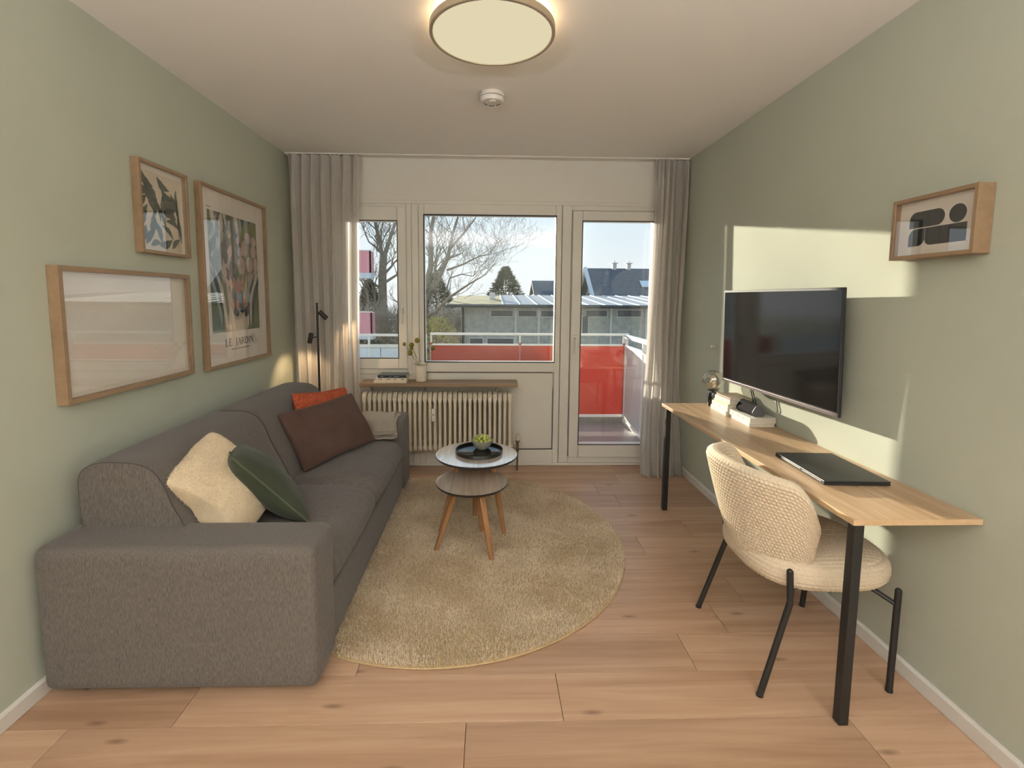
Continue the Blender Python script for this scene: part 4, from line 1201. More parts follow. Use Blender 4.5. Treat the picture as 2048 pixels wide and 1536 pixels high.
poly(q, P, rrect(.37, .885, .165, .485, .0005, .0005, .0005, .12), 2)
poly(q, P, rrect(.145, .365, .165, .485, .15, .0005, .13, .0005), 2)
q.build('print_shapes', mat('print_charcoal', (0.022, 0.026, 0.026), 0.8), t)

# =================================================================== DESK
DZ = 0.720
DX0, DX1, DY0, DY1 = 1.150, XR - 0.002, 1.425, 3.118
dk = thing('desk', 'long narrow oak desk fixed along the right wall on black legs', 'desk', ((DX0 + DX1) / 2, (DY0 + DY1) / 2, 0))
dt = MB().bbox((DX0, DY0, DZ - 0.020), (DX1, DY1, DZ), 0.0012).build('desktop', M['oak'], dk)
q = MB(); q.bbox((DX0 - 0.0008, DY0, DZ - 0.0195), (DX0 + 0.001, DY1, DZ - 0.0008), 0.0004); q.bbox((DX0, DY0 - 0.0008, DZ - 0.0195), (DX1, DY0 + 0.001, DZ - 0.0008), 0.0004)
q.build('edge_band', M['oak_edge'], dt)
for y in (DY0 + 0.014, DY1 - 0.046):
    q = MB(); q.bbox((DX0 + 0.016, y, 0.001), (DX0 + 0.048, y + 0.032, DZ - 0.020), 0.002); q.build('leg', M['black_metal'], dk)
q = MB(); q.bbox((DX1 - 0.030, DY0 + 0.40, DZ - 0.050), (DX1 - 0.001, DY1 - 0.05, DZ - 0.020), 0.002); q.build('wall_batten', M['black_metal'], dk)

# =================================================================== TELEVISION
M['screen'] = mat('tv_screen', (0.008, 0.008, 0.009), 0.09, spec=0.55)
M['tv_strip'] = mat('tv_lower_strip', (0.30, 0.26, 0.27), 0.30, metal=0.7)
tv = thing('television', 'black flat-screen television on the right wall above the desk', 'television', (1.555, 2.46, 0.91), (0, 0, 0))
TW, TH = 0.962, 0.556
nb = Vector((1.493, 1.979, 0.905)); ty = Vector((-0.036, 0.999, 0)).normalized(); tn = Vector((-0.999, -0.036, 0)).normalized()
tu = (Vector((0, 0, 1)) * cos(0.029) + tn * sin(0.029)).normalized(); tn2 = ty.cross(tu).normalized()
if tn2.x > 0: tn2 = -tn2
def tvbox(a0, a1, u0, u1, d0, d1, r=0.003):
    q = MB(); q.bbox((a0, u0, d0), (a1, u1, d1), r)
    q.v = [tuple(nb + ty * a + tu * u + tn2 * d_) for a, u, d_ in q.v]
    return q
tvbox(0, TW, 0, TH, -0.012, 0.0).build('bezel', M['black_plastic'], tv)
tvbox(0.012, TW - 0.012, 0.022, TH - 0.012, -0.004, 0.0006, 0.0003).build('screen', M['screen'], tv)
tvbox(0.004, TW - 0.004, 0.001, 0.016, -0.003, 0.0016, 0.0006).build('lower_strip', M['tv_strip'], tv)
tvbox(0.03, TW - 0.03, -0.001, 0.27, -0.040, -0.010, 0.008).build('rear_housing', M['black_plastic'], tv)
q = MB(); q.bbox((1.552, 2.36, 1.05), (XR - 0.001, 2.56, 1.30), 0.002); q.bbox((1.50, 2.40, 1.12), (1.553, 2.52, 1.20), 0.002); q.build('wall_mount', M['black_metal'], tv)
for k, (ya, yb_) in enumerate(((2.69, 2.665), (2.71, 2.69))):
    pts = [(1.512, ya, 0.925), (1.513, ya - .008, 0.88), (1.515, yb_ - .012, 0.83), (1.53, yb_, 0.785), (1.545, yb_ + 0.01, 0.735)]
    MB().tube(pts, 0.0028, 6).build('cable', M['black_matte'], tv, smooth=True)

# =================================================================== THINGS ON THE DESK
M['smoke_glass'] = glass_mat('smoked_glass', (0.80, 0.78, 0.75), 0.20, 0.0, (0.95, 0.93, 0.9))
gl = thing('table_lamp', 'small globe table lamp with smoked glass on a black base', 'table lamp', (1.452, 3.045, DZ))
c = (1.452, 3.045, DZ)
MB().lathe([(0, 0.0), (0.0265, 0.0), (0.0275, 0.002), (0.0275, 0.088), (0.026, 0.090), (0, 0.090)], c, 32).build('base', mat('black_marble', (0.015, 0.015, 0.016), 0.12, coat=0.5, noise=0.0), gl, smooth=True, angle=40)
MB().lathe([(0, 0.090), (0.012, 0.090), (0.012, 0.100), (0.030, 0.101), (0.031, 0.106), (0, 0.107)], c, 28).build('collar', M['black_metal'], gl, smooth=True, angle=40)
gb = MB(); gb.lathe([(0.028, 0.106)] + [(0.067 * sin(a), 0.167 - 0.067 * cos(a)) for a in np.linspace(0.44, pi - 0.02, 22)] + [(0.0, 0.2340)], c, 40)
g_ = gb.build('globe', M['smoke_glass'], gl, smooth=True, angle=80)
MB().sphere((c[0], c[1], DZ + 0.145), 0.019, 14, 10, (1, 1, 1.4)).build('bulb', mat('bulb_glass', (0.65, 0.55, 0.42), 0.15, metal=0.4), gl, smooth=True, angle=80)

BY = -pi / 2   # spine towards the room
zb = DZ
stack = [('bottom white book of the taller desk stack', 0.026, B_WHITE, (0.205, 0.145), B_PALE), ('second white book of the taller desk stack, above the bottom one', 0.030, B_WHITE, (0.198, 0.140), B_PALE),
         ('thin green-spined book in the taller desk stack', 0.013, B_GREEN, (0.190, 0.135), None), ('thick white book above the green one in the taller stack', 0.024, B_WHITE, (0.186, 0.132), B_PALE), ('top book with worn brown cover on the taller desk stack', 0.012, B_BROWN, (0.184, 0.130), None)]
for i, (lb, th_, cv, (L_, D_), tx) in enumerate(stack):
    book(lb, (1.480 + 0.003 * i, 2.868 - 0.004 * i), (L_, D_, th_), zb, BY + 0.03 * (i % 2) - 0.02, cv, text=tx, hard=False); zb += th_ + 0.0002
zb = DZ
book('bottom white book of the low stack under the speaker', (1.487, 2.628), (0.215, 0.140, 0.018), zb, BY - 0.03, B_WHITE, text=None, hard=True); zb += 0.0182
book('upper white book of the low stack, directly under the speaker', (1.490, 2.636), (0.215, 0.145, 0.028), zb, BY + 0.02, B_WHITE, text=B_PALE, hard=False); zb += 0.0282
M['grille'] = mat('speaker_grille', (0.012, 0.012, 0.014), 0.85, spec=0.08, noise=0.5, nscale=700, bump=0.2, bscale=700)
sp = thing('speaker', 'black cylindrical portable speaker resting on the low book stack', 'speaker', (1.478, 2.635, zb))
def rtri(r, n=12):
    pts = []
    for k, a0 in enumerate((pi / 2, pi / 2 + 2 * pi / 3, pi / 2 + 4 * pi / 3)):
        cx_, cz_ = 0.0165 * cos(a0), 0.0165 * sin(a0)
        for i in range(n): a = a0 - pi / 3 + 2 * pi / 3 * i / (n - 1); pts.append((cx_ + r * cos(a), cz_ + r * sin(a)))
    return pts
ry_ = 0.0165 * 0.5 + 0.021
def sp_fn(a, z, t): return (1.478 + a, t, zb + 0.0293 + z)
q = MB(); q.prism(rtri(0.021), sp_fn, 2.553, 2.722); q.build('grille', M['grille'], sp, smooth=True, angle=50)
for y in (2.5515, 2.7215):
    q = MB(); q.prism(rtri(0.0218), sp_fn, y, y + 0.003); q.build('end_ring', mat('speaker_ring', (0.10, 0.10, 0.11), 0.4), sp, smooth=True, angle=50)
q = MB(); a = Vector((-0.030, 0, 0.018))
q.bbox((-0.0006, 2.672, -0.005), (0.0008, 2.708, 0.005), 0.0004); q.v = [(1.478 - 0.0260 + x * cos(0.55) + z * sin(0.55), y, zb + 0.0345 + z * cos(.55) - x * sin(.55)) for x, y, z in q.v]
q.build('badge', mat('badge_grey', (0.45, 0.45, 0.45), 0.4), sp)

lp = thing('laptop', 'closed black laptop lying on the near end of the desk', 'laptop', (1.378, 1.862, DZ), (0, 0, RAD(-3.0)))
q = MB(); q.bbox((-0.122, -0.168, 0.0025), (0.122, 0.168, 0.0105), 0.002); q.build('base', M['black_matte'], lp, local=True)
q = MB(); q.bbox((-0.122, -0.168, 0.0112), (0.122, 0.168, 0.0185), 0.002); lid = q.build('lid', mat('laptop_lid', (0.022, 0.022, 0.022), 0.42), lp, local=True)
q = MB(); q.box((-0.1224, -0.150, 0.0095), (-0.1212, -0.03, 0.0125)); q.box((-0.1224, -0.016, 0.0095), (-0.1212, 0.12, 0.0125)); q.build('front_strip', M['steel'], lp, local=True)
q = MB(); 
for i in range(3): q.tube([(-0.100 + 0.006 * i, -0.130 - 0.006 * i, 0.01855), (-0.094 + 0.006 * i, -0.124 - 0.006 * i, 0.01855)], 0.0008, 4)
q.build('logo', M['steel'], lid, local=True)
for x in (-0.1, 0.1):
    for y in (-0.14, 0.14): MB().lathe([(0.007, 0), (0.007, 0.003)], (x, y, 0), 12).build('rubber_foot', M['black_matte'], lp, local=True)

hk = thing('wall_hook', 'tiny white curtain knob on the right wall left of the television', 'hook', (XR, 3.29, 1.075))
MB().tube([(XR, 3.29, 1.080), (XR - 0.012, 3.29, 1.080), (XR - 0.014, 3.29, 1.080), (XR - 0.026, 3.29, 1.080), (XR - 0.028, 3.29, 1.080)], [0.006, 0.006, 0.012, 0.012, 0.008], 14).build('knob', M['trim'], hk, smooth=True)

# =================================================================== DESK CHAIR
M['boucle'] = mat('cream_boucle', (0.74, 0.62, 0.47), 0.95, spec=0.1, noise=0.14, nscale=160, bump=0.35, bscale=260, bdist=0.003)
ch = thing('desk_chair', 'cream woven shell chair with black metal legs tucked at the desk', 'chair', (1.21, 1.82, 0))
CX0, CY0 = 1.205, 1.820
def weave(u, v):   # staggered knots
    r_ = math.floor(v)
    uu = u + 0.5 * (r_ % 2)
    return (abs(sin(pi * uu)) ** 0.7) * (abs(sin(pi * v)) ** 0.7)
def shell():
    nu, nv = 300, 130
    TM = RAD(80)
    V = np.zeros((nv, nu, 3))
    for j in range(nv):
        t = j / (nv - 1)
        for i in range(nu):
            th_ = -TM + 2 * TM * i / (nu - 1)
            a = abs(th_) / TM
            # rim height: high at the back, falling round the sides
            zt = 0.802 - 0.045 * a ** 2 - 0.16 * max(0, (a - 0.70) / 0.30) ** 2.2
            zb_ = 0.345 + 0.020 * a
            z = zb_ + (zt - zb_) * t
            h = (z - 0.36) / 0.44
            r = 0.125 + 0.150 * min(1.1, max(0, (z - 0.345) / 0.42)) ** 0.62 + 0.010 * max(0, h)
            rx = r + 0.005; ry = r * 0.98
            V[j, i] = (CX0 + 0.0 - rx * cos(th_), CY0 + ry * sin(th_), z)
    # normals
    du = np.gradient(V, axis=1); dv = np.gradient(V, axis=0)
    nr = np.cross(du, dv); nr /= np.maximum(np.linalg.norm(nr, axis=2, keepdims=True), 1e-9)
    mid = V[nv // 2, nu // 2] - np.array([CX0, CY0, 0.6])
    if np.dot(nr[nv // 2, nu // 2], mid) < 0: nr = -nr
    return V, nr, nu, nv
V, nr, nu, nv = shell()
th0 = 0.024
outer = np.zeros_like(V); inner = np.zeros_like(V)
for j in range(nv):
    t = j / (nv - 1)
    for i in range(nu):
        s = i / (nu - 1)
        e = min(1, t / 0.10, (1 - t) / 0.055, s / 0.03, (1 - s) / 0.03); e = max(0, e)
        th_ = th0 * sqrt(max(0, 1 - (1 - e) ** 2))
        w = weave(s * 54, t * 32)
        outer[j, i] = V[j, i] + nr[j, i] * (th_ + 0.0058 * w * min(1, e * 3))
        inner[j, i] = V[j, i] - nr[j, i] * (th_ + 0.0058 * w * min(1, e * 3))
Fq = []
for j in range(nv - 1):
    for i in range(nu - 1): Fq.append((j * nu + i, j * nu + i + 1, (j + 1) * nu + i + 1, (j + 1) * nu + i))
Fq = np.array(Fq)
fast_mesh('backrest', np.concatenate([outer.reshape(-1, 3), inner.reshape(-1, 3)]), np.concatenate([Fq, Fq[:, ::-1] + nu * nv]), M['boucle'], ch, smooth=True)
# seat cushion: rounded plan, slightly domed
def seat_mesh():
    nu, nv = 260, 90
    V = np.zeros((nv, nu, 3))
    for j in range(nv):
        ph = -pi / 2 + pi * j / (nv - 1)
        for i in range(nu):
            a = 2 * pi * i / nu
            ca, sa = cos(a), sin(a)
            k = (abs(ca) ** 2.8 + abs(sa) ** 2.8) ** (-1 / 2.8)
            cr = abs(cos(ph)) ** 0.45; sz = (abs(sin(ph)) ** 0.75) * (1 if ph > 0 else -1)
            w = weave(a / (2 * pi) * 80, j / (nv - 1) * 30) if False else 0
            x = CX0 + 0.050 + 0.262 * k * ca * cr; y = CY0 + 0.250 * k * sa * cr
            z = 0.420 + 0.066 * sz + (0.012 * cr if False else 0)
            V[j, i] = (x, y, z)
    for j in range(1, nv - 1):
        for i in range(nu):
            x, y, z = V[j, i]
            w = weave((x - CX0) / 0.0165 + (z * 30 if abs(z - 0.420) < 0.045 else 0), (y - CY0) / 0.0165 + 0.001) if abs(z - .420) > .046 else weave(i / nu * 92, z / 0.0150)
            c_ = np.array([x - CX0 - 0.045, y - CY0, (z - 0.420) * 6]); c_ /= max(np.linalg.norm(c_), 1e-6)
            V[j, i] += c_ * 0.0055 * w
    return V, nu, nv
V, nu, nv = seat_mesh()
fast_mesh('seat', V.reshape(-1, 3), np.array(grid_faces(nu, nv, True)), M['boucle'], ch, smooth=True)
LEG = {'bn': ((0.972, 1.567), (1.075, 1.590, 0.335), (1.062, 1.582, 0.455)), 'bf': ((0.968, 2.063), (1.075, 2.050, 0.335), (1.062, 2.058, 0.455)),
       'fn': ((1.452, 1.577), (1.468, 1.592, 0.330), (1.470, 1.594, 0.372)), 'ff': ((1.452, 2.064), (1.468, 2.048, 0.330), (1.470, 2.046, 0.372))}
for k, (f_, kn, tp) in LEG.items():
    q = MB(); q.tube([(f_[0], f_[1], 0.004), kn, tp], 0.0112, 14); q.sphere(tp, 0.0112, 12, 8); q.sphere(kn, 0.0112, 12, 8)
    lg = q.build('leg', M['black_metal'], ch, smooth=True, angle=40)
    MB().lathe([(0.0125, 0.0005), (0.0125, 0.008), (0.010, 0.010)], (f_[0], f_[1], 0), 14).build('foot_cap', M['black_plastic'], lg)
q = MB()
for k, (f_, kn, tp) in LEG.items():
    p0 = Vector(kn) + Vector((0, 0, -0.01)); cc = Vector((CX0 + 0.04, CY0, 0)); d = (cc - p0); d.z = 0; d.normalize()
    MB().tube([p0, p0 + d * 0.07 + Vector((0, 0, 0.028)), p0 + d * 0.16 + Vector((0, 0, 0.036))], 0.009, 8).build('seat_support', M['black_metal'], ch, smooth=True)

# =================================================================== BALCONY
def red_mat():
    m, nt, out = newmat('red_panel')
    b = N(nt, 'ShaderNodeBsdfPrincipled'); b.inputs['Base Color'].default_value = (0.54, 0.12, 0.10, 1); b.inputs['Roughness'].default_value = 0.15
    tl = N(nt, 'ShaderNodeBsdfTranslucent'); tl.inputs[0].default_value = (0.60, 0.14, 0.10, 1)
    mx = N(nt, 'ShaderNodeMixShader'); mx.inputs[0].default_value = 0.38
    nt.links.new(b.outputs[0], mx.inputs[1]); nt.links.new(tl.outputs[0], mx.inputs[2]); nt.links.new(mx.outputs[0], out.inputs[0])
    return m
M['red'] = red_mat()
M['alu'] = mat('white_steel', (0.72, 0.72, 0.70), 0.35)
M['conc'] = mat('balcony_screed', (0.30, 0.28, 0.27), 0.35, noise=0.2, nscale=7, spec=0.5)
M['pale_panel'] = mat('pale_blue_panel', (0.62, 0.72, 0.82), 0.3)
M['roughconc'] = mat('rough_concrete', (0.36, 0.34, 0.31), 0.9, noise=0.35, nscale=60, bump=0.3, bscale=60)
GZ = -6.3
def settle(t, loc, k):
    """stand a finished model at its place and real size"""
    t.location = loc; t.scale = (k, k, k)
    return t
structure(MB().box((-3.4, 4.18, -0.22), (1.72, 5.60, -0.02)).build('balcony_floor', M['conc']))
structure(MB().box((-3.4, 5.44, -0.02), (1.60, 5.60, 0.045)).build('balcony_kerb', M['roughconc']))
rl = thing('balcony_railing', 'white balcony railing with red panels facing the garages', 'railing', (0.4, 5.46, 0.045))
for a, c_ in ((-0.655, 0.352), (0.360, 1.555)):
    MB().bbox((a, 5.455, 0.075), (c_, 5.463, 0.872), 0.001).build('red_panel', M['red'], rl)
    q = MB(); q.bbox((a, 5.448, 0.868), (c_, 5.470, 0.888), 0.002); q.build('panel_cap', M['alu'], rl)
MB().bbox((-0.66, 5.445, 0.985), (1.60, 5.478, 1.012), 0.004).build('handrail', M['alu'], rl)
for x in (-0.652, 0.356, 1.548):
    MB().bbox((x - 0.010, 5.464, 0.04), (x + 0.010, 5.480, 0.988), 0.002).build('post', M['alu'], rl)
    MB().bbox((x - 0.016, 5.444, 0.876), (x + 0.016, 5.457, 0.902), 0.002).build('clip', M['red'], rl)
for x0_ in (0.05, 0.75):
    pass
sp_ = thing('balcony_side_screen', 'white side screen closing the right end of the balcony', 'screen', (1.57, 4.85, -0.02))
MB().bbox((1.562, 4.22, 0.02), (1.580, 5.43, 0.845), 0.003).build('panel', mat('grey_white_panel', (0.62, 0.61, 0.60), 0.5), sp_)
MB().bbox((1.548, 4.20, 0.955), (1.596, 5.50, 1.000), 0.004).build('top_rail', M['alu'], sp_)
MB().bbox((1.552, 4.21, 0.845), (1.590, 5.47, 0.880), 0.004).build('mid_rail', M['alu'], sp_)
for y in (4.21, 4.82, 5.44): MB().bbox((1.556, y - 0.016, -0.02), (1.586, y + 0.016, 0.960), 0.002).build('post', M['alu'], sp_)
MB().bbox((1.545, 4.20, -0.02), (1.600, 5.44, 0.02), 0.003).build('foot_rail', M['alu'], sp_)
nl = thing('balcony_railing', 'pale blue panelled railing left of the red balcony panels', 'railing', (-2.0, 5.46, 0.045))
for i in range(5):
    x1_ = -0.735 - i * 0.245
    MB().bbox((x1_ - 0.238, 5.452, 0.05), (x1_, 5.466, 0.835), 0.003).build('panel', M['pale_panel'], nl)
MB().bbox((-1.99, 5.446, 0.838), (-0.70, 5.472, 0.876), 0.003).build('panel_cap', M['alu'], nl)
MB().bbox((-1.99, 5.446, 0.968), (-0.70, 5.476, 0.996), 0.003).build('handrail', M['alu'], nl)
for x in (-0.712, -1.35, -1.98): MB().bbox((x - 0.011, 5.450, 0.04), (x + 0.011, 5.470, 0.975), 0.002).build('post', M['alu'], nl)

# =================================================================== OUTDOORS
M['grass'] = mat('grass', (0.13, 0.15, 0.06), 0.95, noise=0.4, nscale=0.8)
structure(MB().box((-70, 7, GZ - 0.3), (70, 140, GZ)).build('ground', M['grass']))
M['bark'] = mat('bark', (0.19, 0.165, 0.135), 0.9, noise=0.4, nscale=12)
M['bark_pale'] = mat('bark_pale', (0.27, 0.235, 0.19), 0.9, noise=0.4, nscale=12)
def branch_tree(name, label, base, segs, seed, m, twig_r=0.0042, maxlev=6):
    """segs: explicit main limbs (list of point lists with radii); twigs grow from them"""
    rr = random.Random(seed)
    t = thing(name, label, 'tree', base, group='bare trees beyond the balcony')
    q = MB()
    def grow(p, d, L, r, lev):
        n = 4; pts = [p]; cur = d.normalized()
        for i in range(n):
            cur = (cur + Vector((rr.uniform(-.24, .24), rr.uniform(-.24, .24), rr.uniform(-.12, .20)))).normalized()
            pts.append(pts[-1] + cur * L / n)
        re = max(twig_r * 0.6, r * 0.55)
        q.tube(pts, [r + (re - r) * i / n for i in range(n + 1)], 5 if r > 0.02 else 3, False)
        if lev >= maxlev or L < 0.07: return
        kids = rr.choice([2, 3, 3]) if lev > 1 else 3
        for k in range(kids):
            i = rr.choice([2, 3, 4]) if k else 4
            ax = Vector((rr.uniform(-1, 1), rr.uniform(-1, 1), rr.uniform(-.3, .6))).normalized()
            dd = (cur * 1.0 + ax * rr.uniform(.55, 1.0)).normalized()
            grow(pts[i], dd, L * rr.uniform(.58, .80), max(twig_r * 0.6, r * rr.uniform(.48, .66)), lev + 1)
    for pts, r0, r1, lev in segs:
        pts = [Vector(p) for p in pts]; n = len(pts)
        q.tube(pts, [r0 + (r1 - r0) * i / (n - 1) for i in range(n)], 9, False)
        for i in range(1, n):
            seg = pts[i] - pts[i - 1]
            for k in range(2 if i < n - 1 else 3):
                if i < 2 and len(segs) > 1 and lev == 0: continue
                ax = Vector((rr.uniform(-1, 1), rr.uniform(-1, 1), rr.uniform(-.2, .7))).normalized()
                rr_ = r0 + (r1 - r0) * i / (n - 1)
                grow(pts[i], seg.normalized() * .7 + ax * .8, rr.uniform(.45, .85), max(0.009, rr_ * .42), 2)
    q.build('trunk_and_branches', m, t, smooth=True)
    return t
settle(branch_tree('bare_tree', 'tall bare tree seen through the small left window', (-2.88, 13, -1.346), [
    ([(-2.88, 13, -1.346), (-2.86, 13, -0.6), (-2.84, 13, 0.8), (-2.83, 13.0, 2.0), (-2.80, 13, 2.5)], 0.17, 0.085, 0),
    ([(-2.80, 13, 2.4), (-2.92, 12.9, 3.1), (-3.02, 12.8, 3.7), (-3.05, 12.7, 4.4)], 0.06, 0.02, 1),
    ([(-2.80, 13, 2.4), (-2.62, 13.1, 3.0), (-2.40, 13.2, 3.7), (-2.3, 13.2, 4.6)], 0.06, 0.02, 1),
    ([(-2.84, 13, 1.75), (-2.45, 13.0, 2.0), (-2.0, 12.9, 2.6), (-1.7, 12.8, 3.2)], 0.04, 0.015, 1),
    ([(-2.84, 13, 1.6), (-3.1, 13.0, 1.8), (-3.3, 12.9, 2.1)], 0.04, 0.015, 1)], 3, M['bark']), (-8.06, 36.4, -6.3), 2.8)
settle(branch_tree('bare_tree', 'spreading pale-barked bare tree with a long low limb behind the middle window', (-1.82, 12.6, -2.18), [
    ([(-1.82, 12.6, -2.18), (-1.80, 12.6, -1.0), (-1.74, 12.6, 0.6), (-1.66, 12.6, 1.5), (-1.50, 12.6, 2.2), (-1.50, 12.6, 3.0), (-1.35, 12.6, 3.9)], 0.16, 0.03, 0),
    ([(-1.68, 12.6, 1.3), (-1.36, 12.5, 1.75), (-1.05, 12.4, 2.4), (-0.92, 12.4, 3.0), (-0.70, 12.4, 3.7)], 0.085, 0.02, 1),
    ([(-0.98, 12.4, 2.65), (-0.62, 12.4, 3.05), (-0.35, 12.4, 3.4)], 0.035, 0.015, 1),
    ([(-1.76, 12.6, 0.85), (-1.36, 12.5, 1.06), (-1.00, 12.4, 1.42), (-0.55, 12.3, 1.72), (-0.15, 12.2, 1.95)], 0.055, 0.012, 1),
    ([(-1.06, 12.4, 2.1), (-0.66, 12.4, 2.25), (-0.25, 12.3, 2.45), (0.05, 12.3, 2.5)], 0.03, 0.010, 1),
    ([(-1.10, 12.45, 1.55), (-1.0, 12.4, 1.9), (-0.7, 12.4, 2.0), (-0.4, 12.4, 1.95)], 0.025, 0.010, 1)], 8, M['bark_pale']), (-3.913, 27.09, -6.3), 2.15)
def shrub(name, label, base, h, w, seed, m, count=500, leafm=None, leaves=0, tw=0.006):
    rr = random.Random(seed)
    t = thing(name, label, 'shrub', base, group='shrubs and hedge beyond the balcony')
    q = MB()
    for i in range(count):
        a = rr.uniform(0, 2 * pi); sp = rr.random() ** 0.7
        p = Vector(base) + Vector((rr.uniform(-.3, .3) * w, rr.uniform(-.2, .2) * w, rr.uniform(0, .75) * h))
        d = Vector((cos(a) * sp, sin(a) * sp * .6, rr.uniform(.2, 1.0))).normalized()
        L = rr.uniform(.15, .42) * w
        m_ = p + d * L * .5 + Vector((rr.uniform(-.06, .06), rr.uniform(-.06, .06), 0)) * w; e = p + d * L
        q.tube([p, m_, e], [tw, tw * .8, tw * .5], 3, False)
    st = q.build('twigs', m, t)
    if leaves:
        rg2 = np.random.default_rng(seed)
        th_ = rg2.uniform(0, 2 * pi, leaves); rr2 = w * 0.5 * rg2.random(leaves) ** .5; zz = rg2.random(leaves)
        prof_ = np.sqrt(np.clip(1 - (zz - .4) ** 2 / .40, 0.05, 1))
        c_ = np.stack([base[0] + rr2 * prof_ * np.cos(th_), base[1] + rr2 * prof_ * .7 * np.sin(th_), base[2] + h * zz], 1)
        a_ = rg2.normal(0, 1, (leaves, 3)); a_ /= np.linalg.norm(a_, axis=1)[:, None]; b_ = np.cross(a_, rg2.normal(0, 1, (leaves, 3))); b_ /= np.linalg.norm(b_, axis=1)[:, None]
        s_ = rg2.uniform(.025, .05, (leaves, 1))
        Q_ = np.stack([c_ - a_ * s_, c_ - b_ * s_ * .5, c_ + a_ * s_, c_ + b_ * s_ * .5], 1).reshape(-1, 3)
        o = fast_mesh('leaves', Q_, np.arange(leaves * 4).reshape(-1, 4), leafm, t); o['kind'] = 'stuff'
    return t
M['twig_grey'] = mat('twig_grey', (0.33, 0.29, 0.25), 0.9); M['twig_pink'] = mat('twig_pink', (0.48, 0.36, 0.33), 0.9); M['leaf_yellow'] = mat('leaf_yellow', (0.46, 0.40, 0.14), 0.8)
M['leaf_dark'] = mat('leaf_dark', (0.045, 0.060, 0.035), 0.8)
settle(shrub('shrub', 'yellow-leaved shrub just above the railing in the middle window', (-1.24, 11.6, -2.45), 3.4, 1.5, 5, M['twig_grey'], 320, M['leaf_yellow'], 3600), (-2.48, 23.2, -6.3), 2.0)
settle(shrub('shrub', 'pinkish bare shrub right of the yellow-leaved shrub', (-1.05, 13.2, -2.45), 3.7, 1.3, 6, M['twig_pink'], 800), (-2.15, 26.4, -6.3), 2.0)
settle(shrub('shrub', 'bare grey thicket behind the trunk of the tall left tree', (-3.1, 15.5, -2.45), 4.3, 1.9, 7, M['twig_grey'], 2600, tw=0.008), (-6.2, 31.0, -6.3), 2.0)
settle(shrub('shrub', 'bare grey thicket left of the small window, nearest the pink balconies', (-4.5, 15.6, -2.45), 4.3, 1.8, 8, M['twig_grey'], 2600, tw=0.008), (-9.0, 31.2, -6.3), 2.0)
settle(shrub('shrub', 'bare grey-brown thicket filling the gap behind the window post', (-1.7, 16.0, -2.45), 4.2, 1.7, 9, M['twig_grey'], 2600, tw=0.008), (-3.75, 33.4, -6.3), 2.0)
settle(shrub('shrub', 'bare thicket behind the low limb of the pale tree', (-0.6, 16.5, -2.2), 4.0, 2.0, 10, M['twig_grey'], 2600, tw=0.008), (-1.3, 36.3, -6.3), 2.15)
settle(shrub('hedge', 'dark evergreen hedge at the foot of the thicket', (-2.5, 10.6, -2.45), 2.9, 1.8, 12, M['twig_grey'], 200, M['leaf_dark'], 5000), (-5.2, 21.2, -6.3), 2.0)
M['needle'] = mat('conifer_needles', (0.055, 0.072, 0.045), 0.85, noise=0.4, nscale=3)
def conifer(label, h, w, seed, at):
    base = (0.0, 0.0, 0.0)
    rr = np.random.default_rng(seed)
    t = thing('conifer', label, 'tree', base, group='conifers beyond the garages')
    MB().tube([base, (base[0], base[1], base[2] + h * .97)], [0.10, 0.012], 7).build('trunk', M['bark'], t)
    n = 11000
    f = rr.random(n) ** 0.8; rad_ = w * .5 * (1 - f) ** .8 * rr.random(n) ** .45 * (0.80 + .20 * rr.random(n))
    a = rr.uniform(0, 2 * pi, n)
    c_ = np.stack([base[0] + rad_ * np.cos(a), base[1] + rad_ * np.sin(a), base[2] + h * (.08 + .92 * f) - rad_ * .18], 1)
    d = np.stack([np.cos(a) + rr.normal(0, .3, n), np.sin(a) + rr.normal(0, .3, n), rr.normal(.1, .35, n)], 1); d /= np.linalg.norm(d, axis=1)[:, None]
    s_ = np.cross(d, rr.normal(0, 1, (n, 3))); s_ /= np.linalg.norm(s_, axis=1)[:, None]
    L = rr.uniform(.10, .24, (n, 1)); wd = 0.022
    Q_ = np.stack([c_ - s_ * wd, c_ + s_ * wd, c_ + d * L + s_ * wd * .3, c_ + d * L - s_ * wd * .3], 1).reshape(-1, 3)
    o = fast_mesh('needles', Q_, np.arange(n * 4).reshape(-1, 4), M['needle'], t); o['kind'] = 'stuff'
    settle(t, at, 1.73)
conifer('broad conifer standing above the garage roof in the middle window', 6.15, 6.6, 2, (1.6, 46.5, -6.3))
conifer('conifer behind the branches of the pale tree, left of the broad one', 5.8, 6.2, 3, (-5.2, 48.0, -6.3))
conifer('dark conifer behind the long low limb, farthest left of the conifers', 5.4, 4.0, 4, (-11.5, 47.0, -6.3))
conifer('low conifer between the broad conifer and the solar roof', 4.9, 3.2, 6, (6.9, 47.5, -6.3))

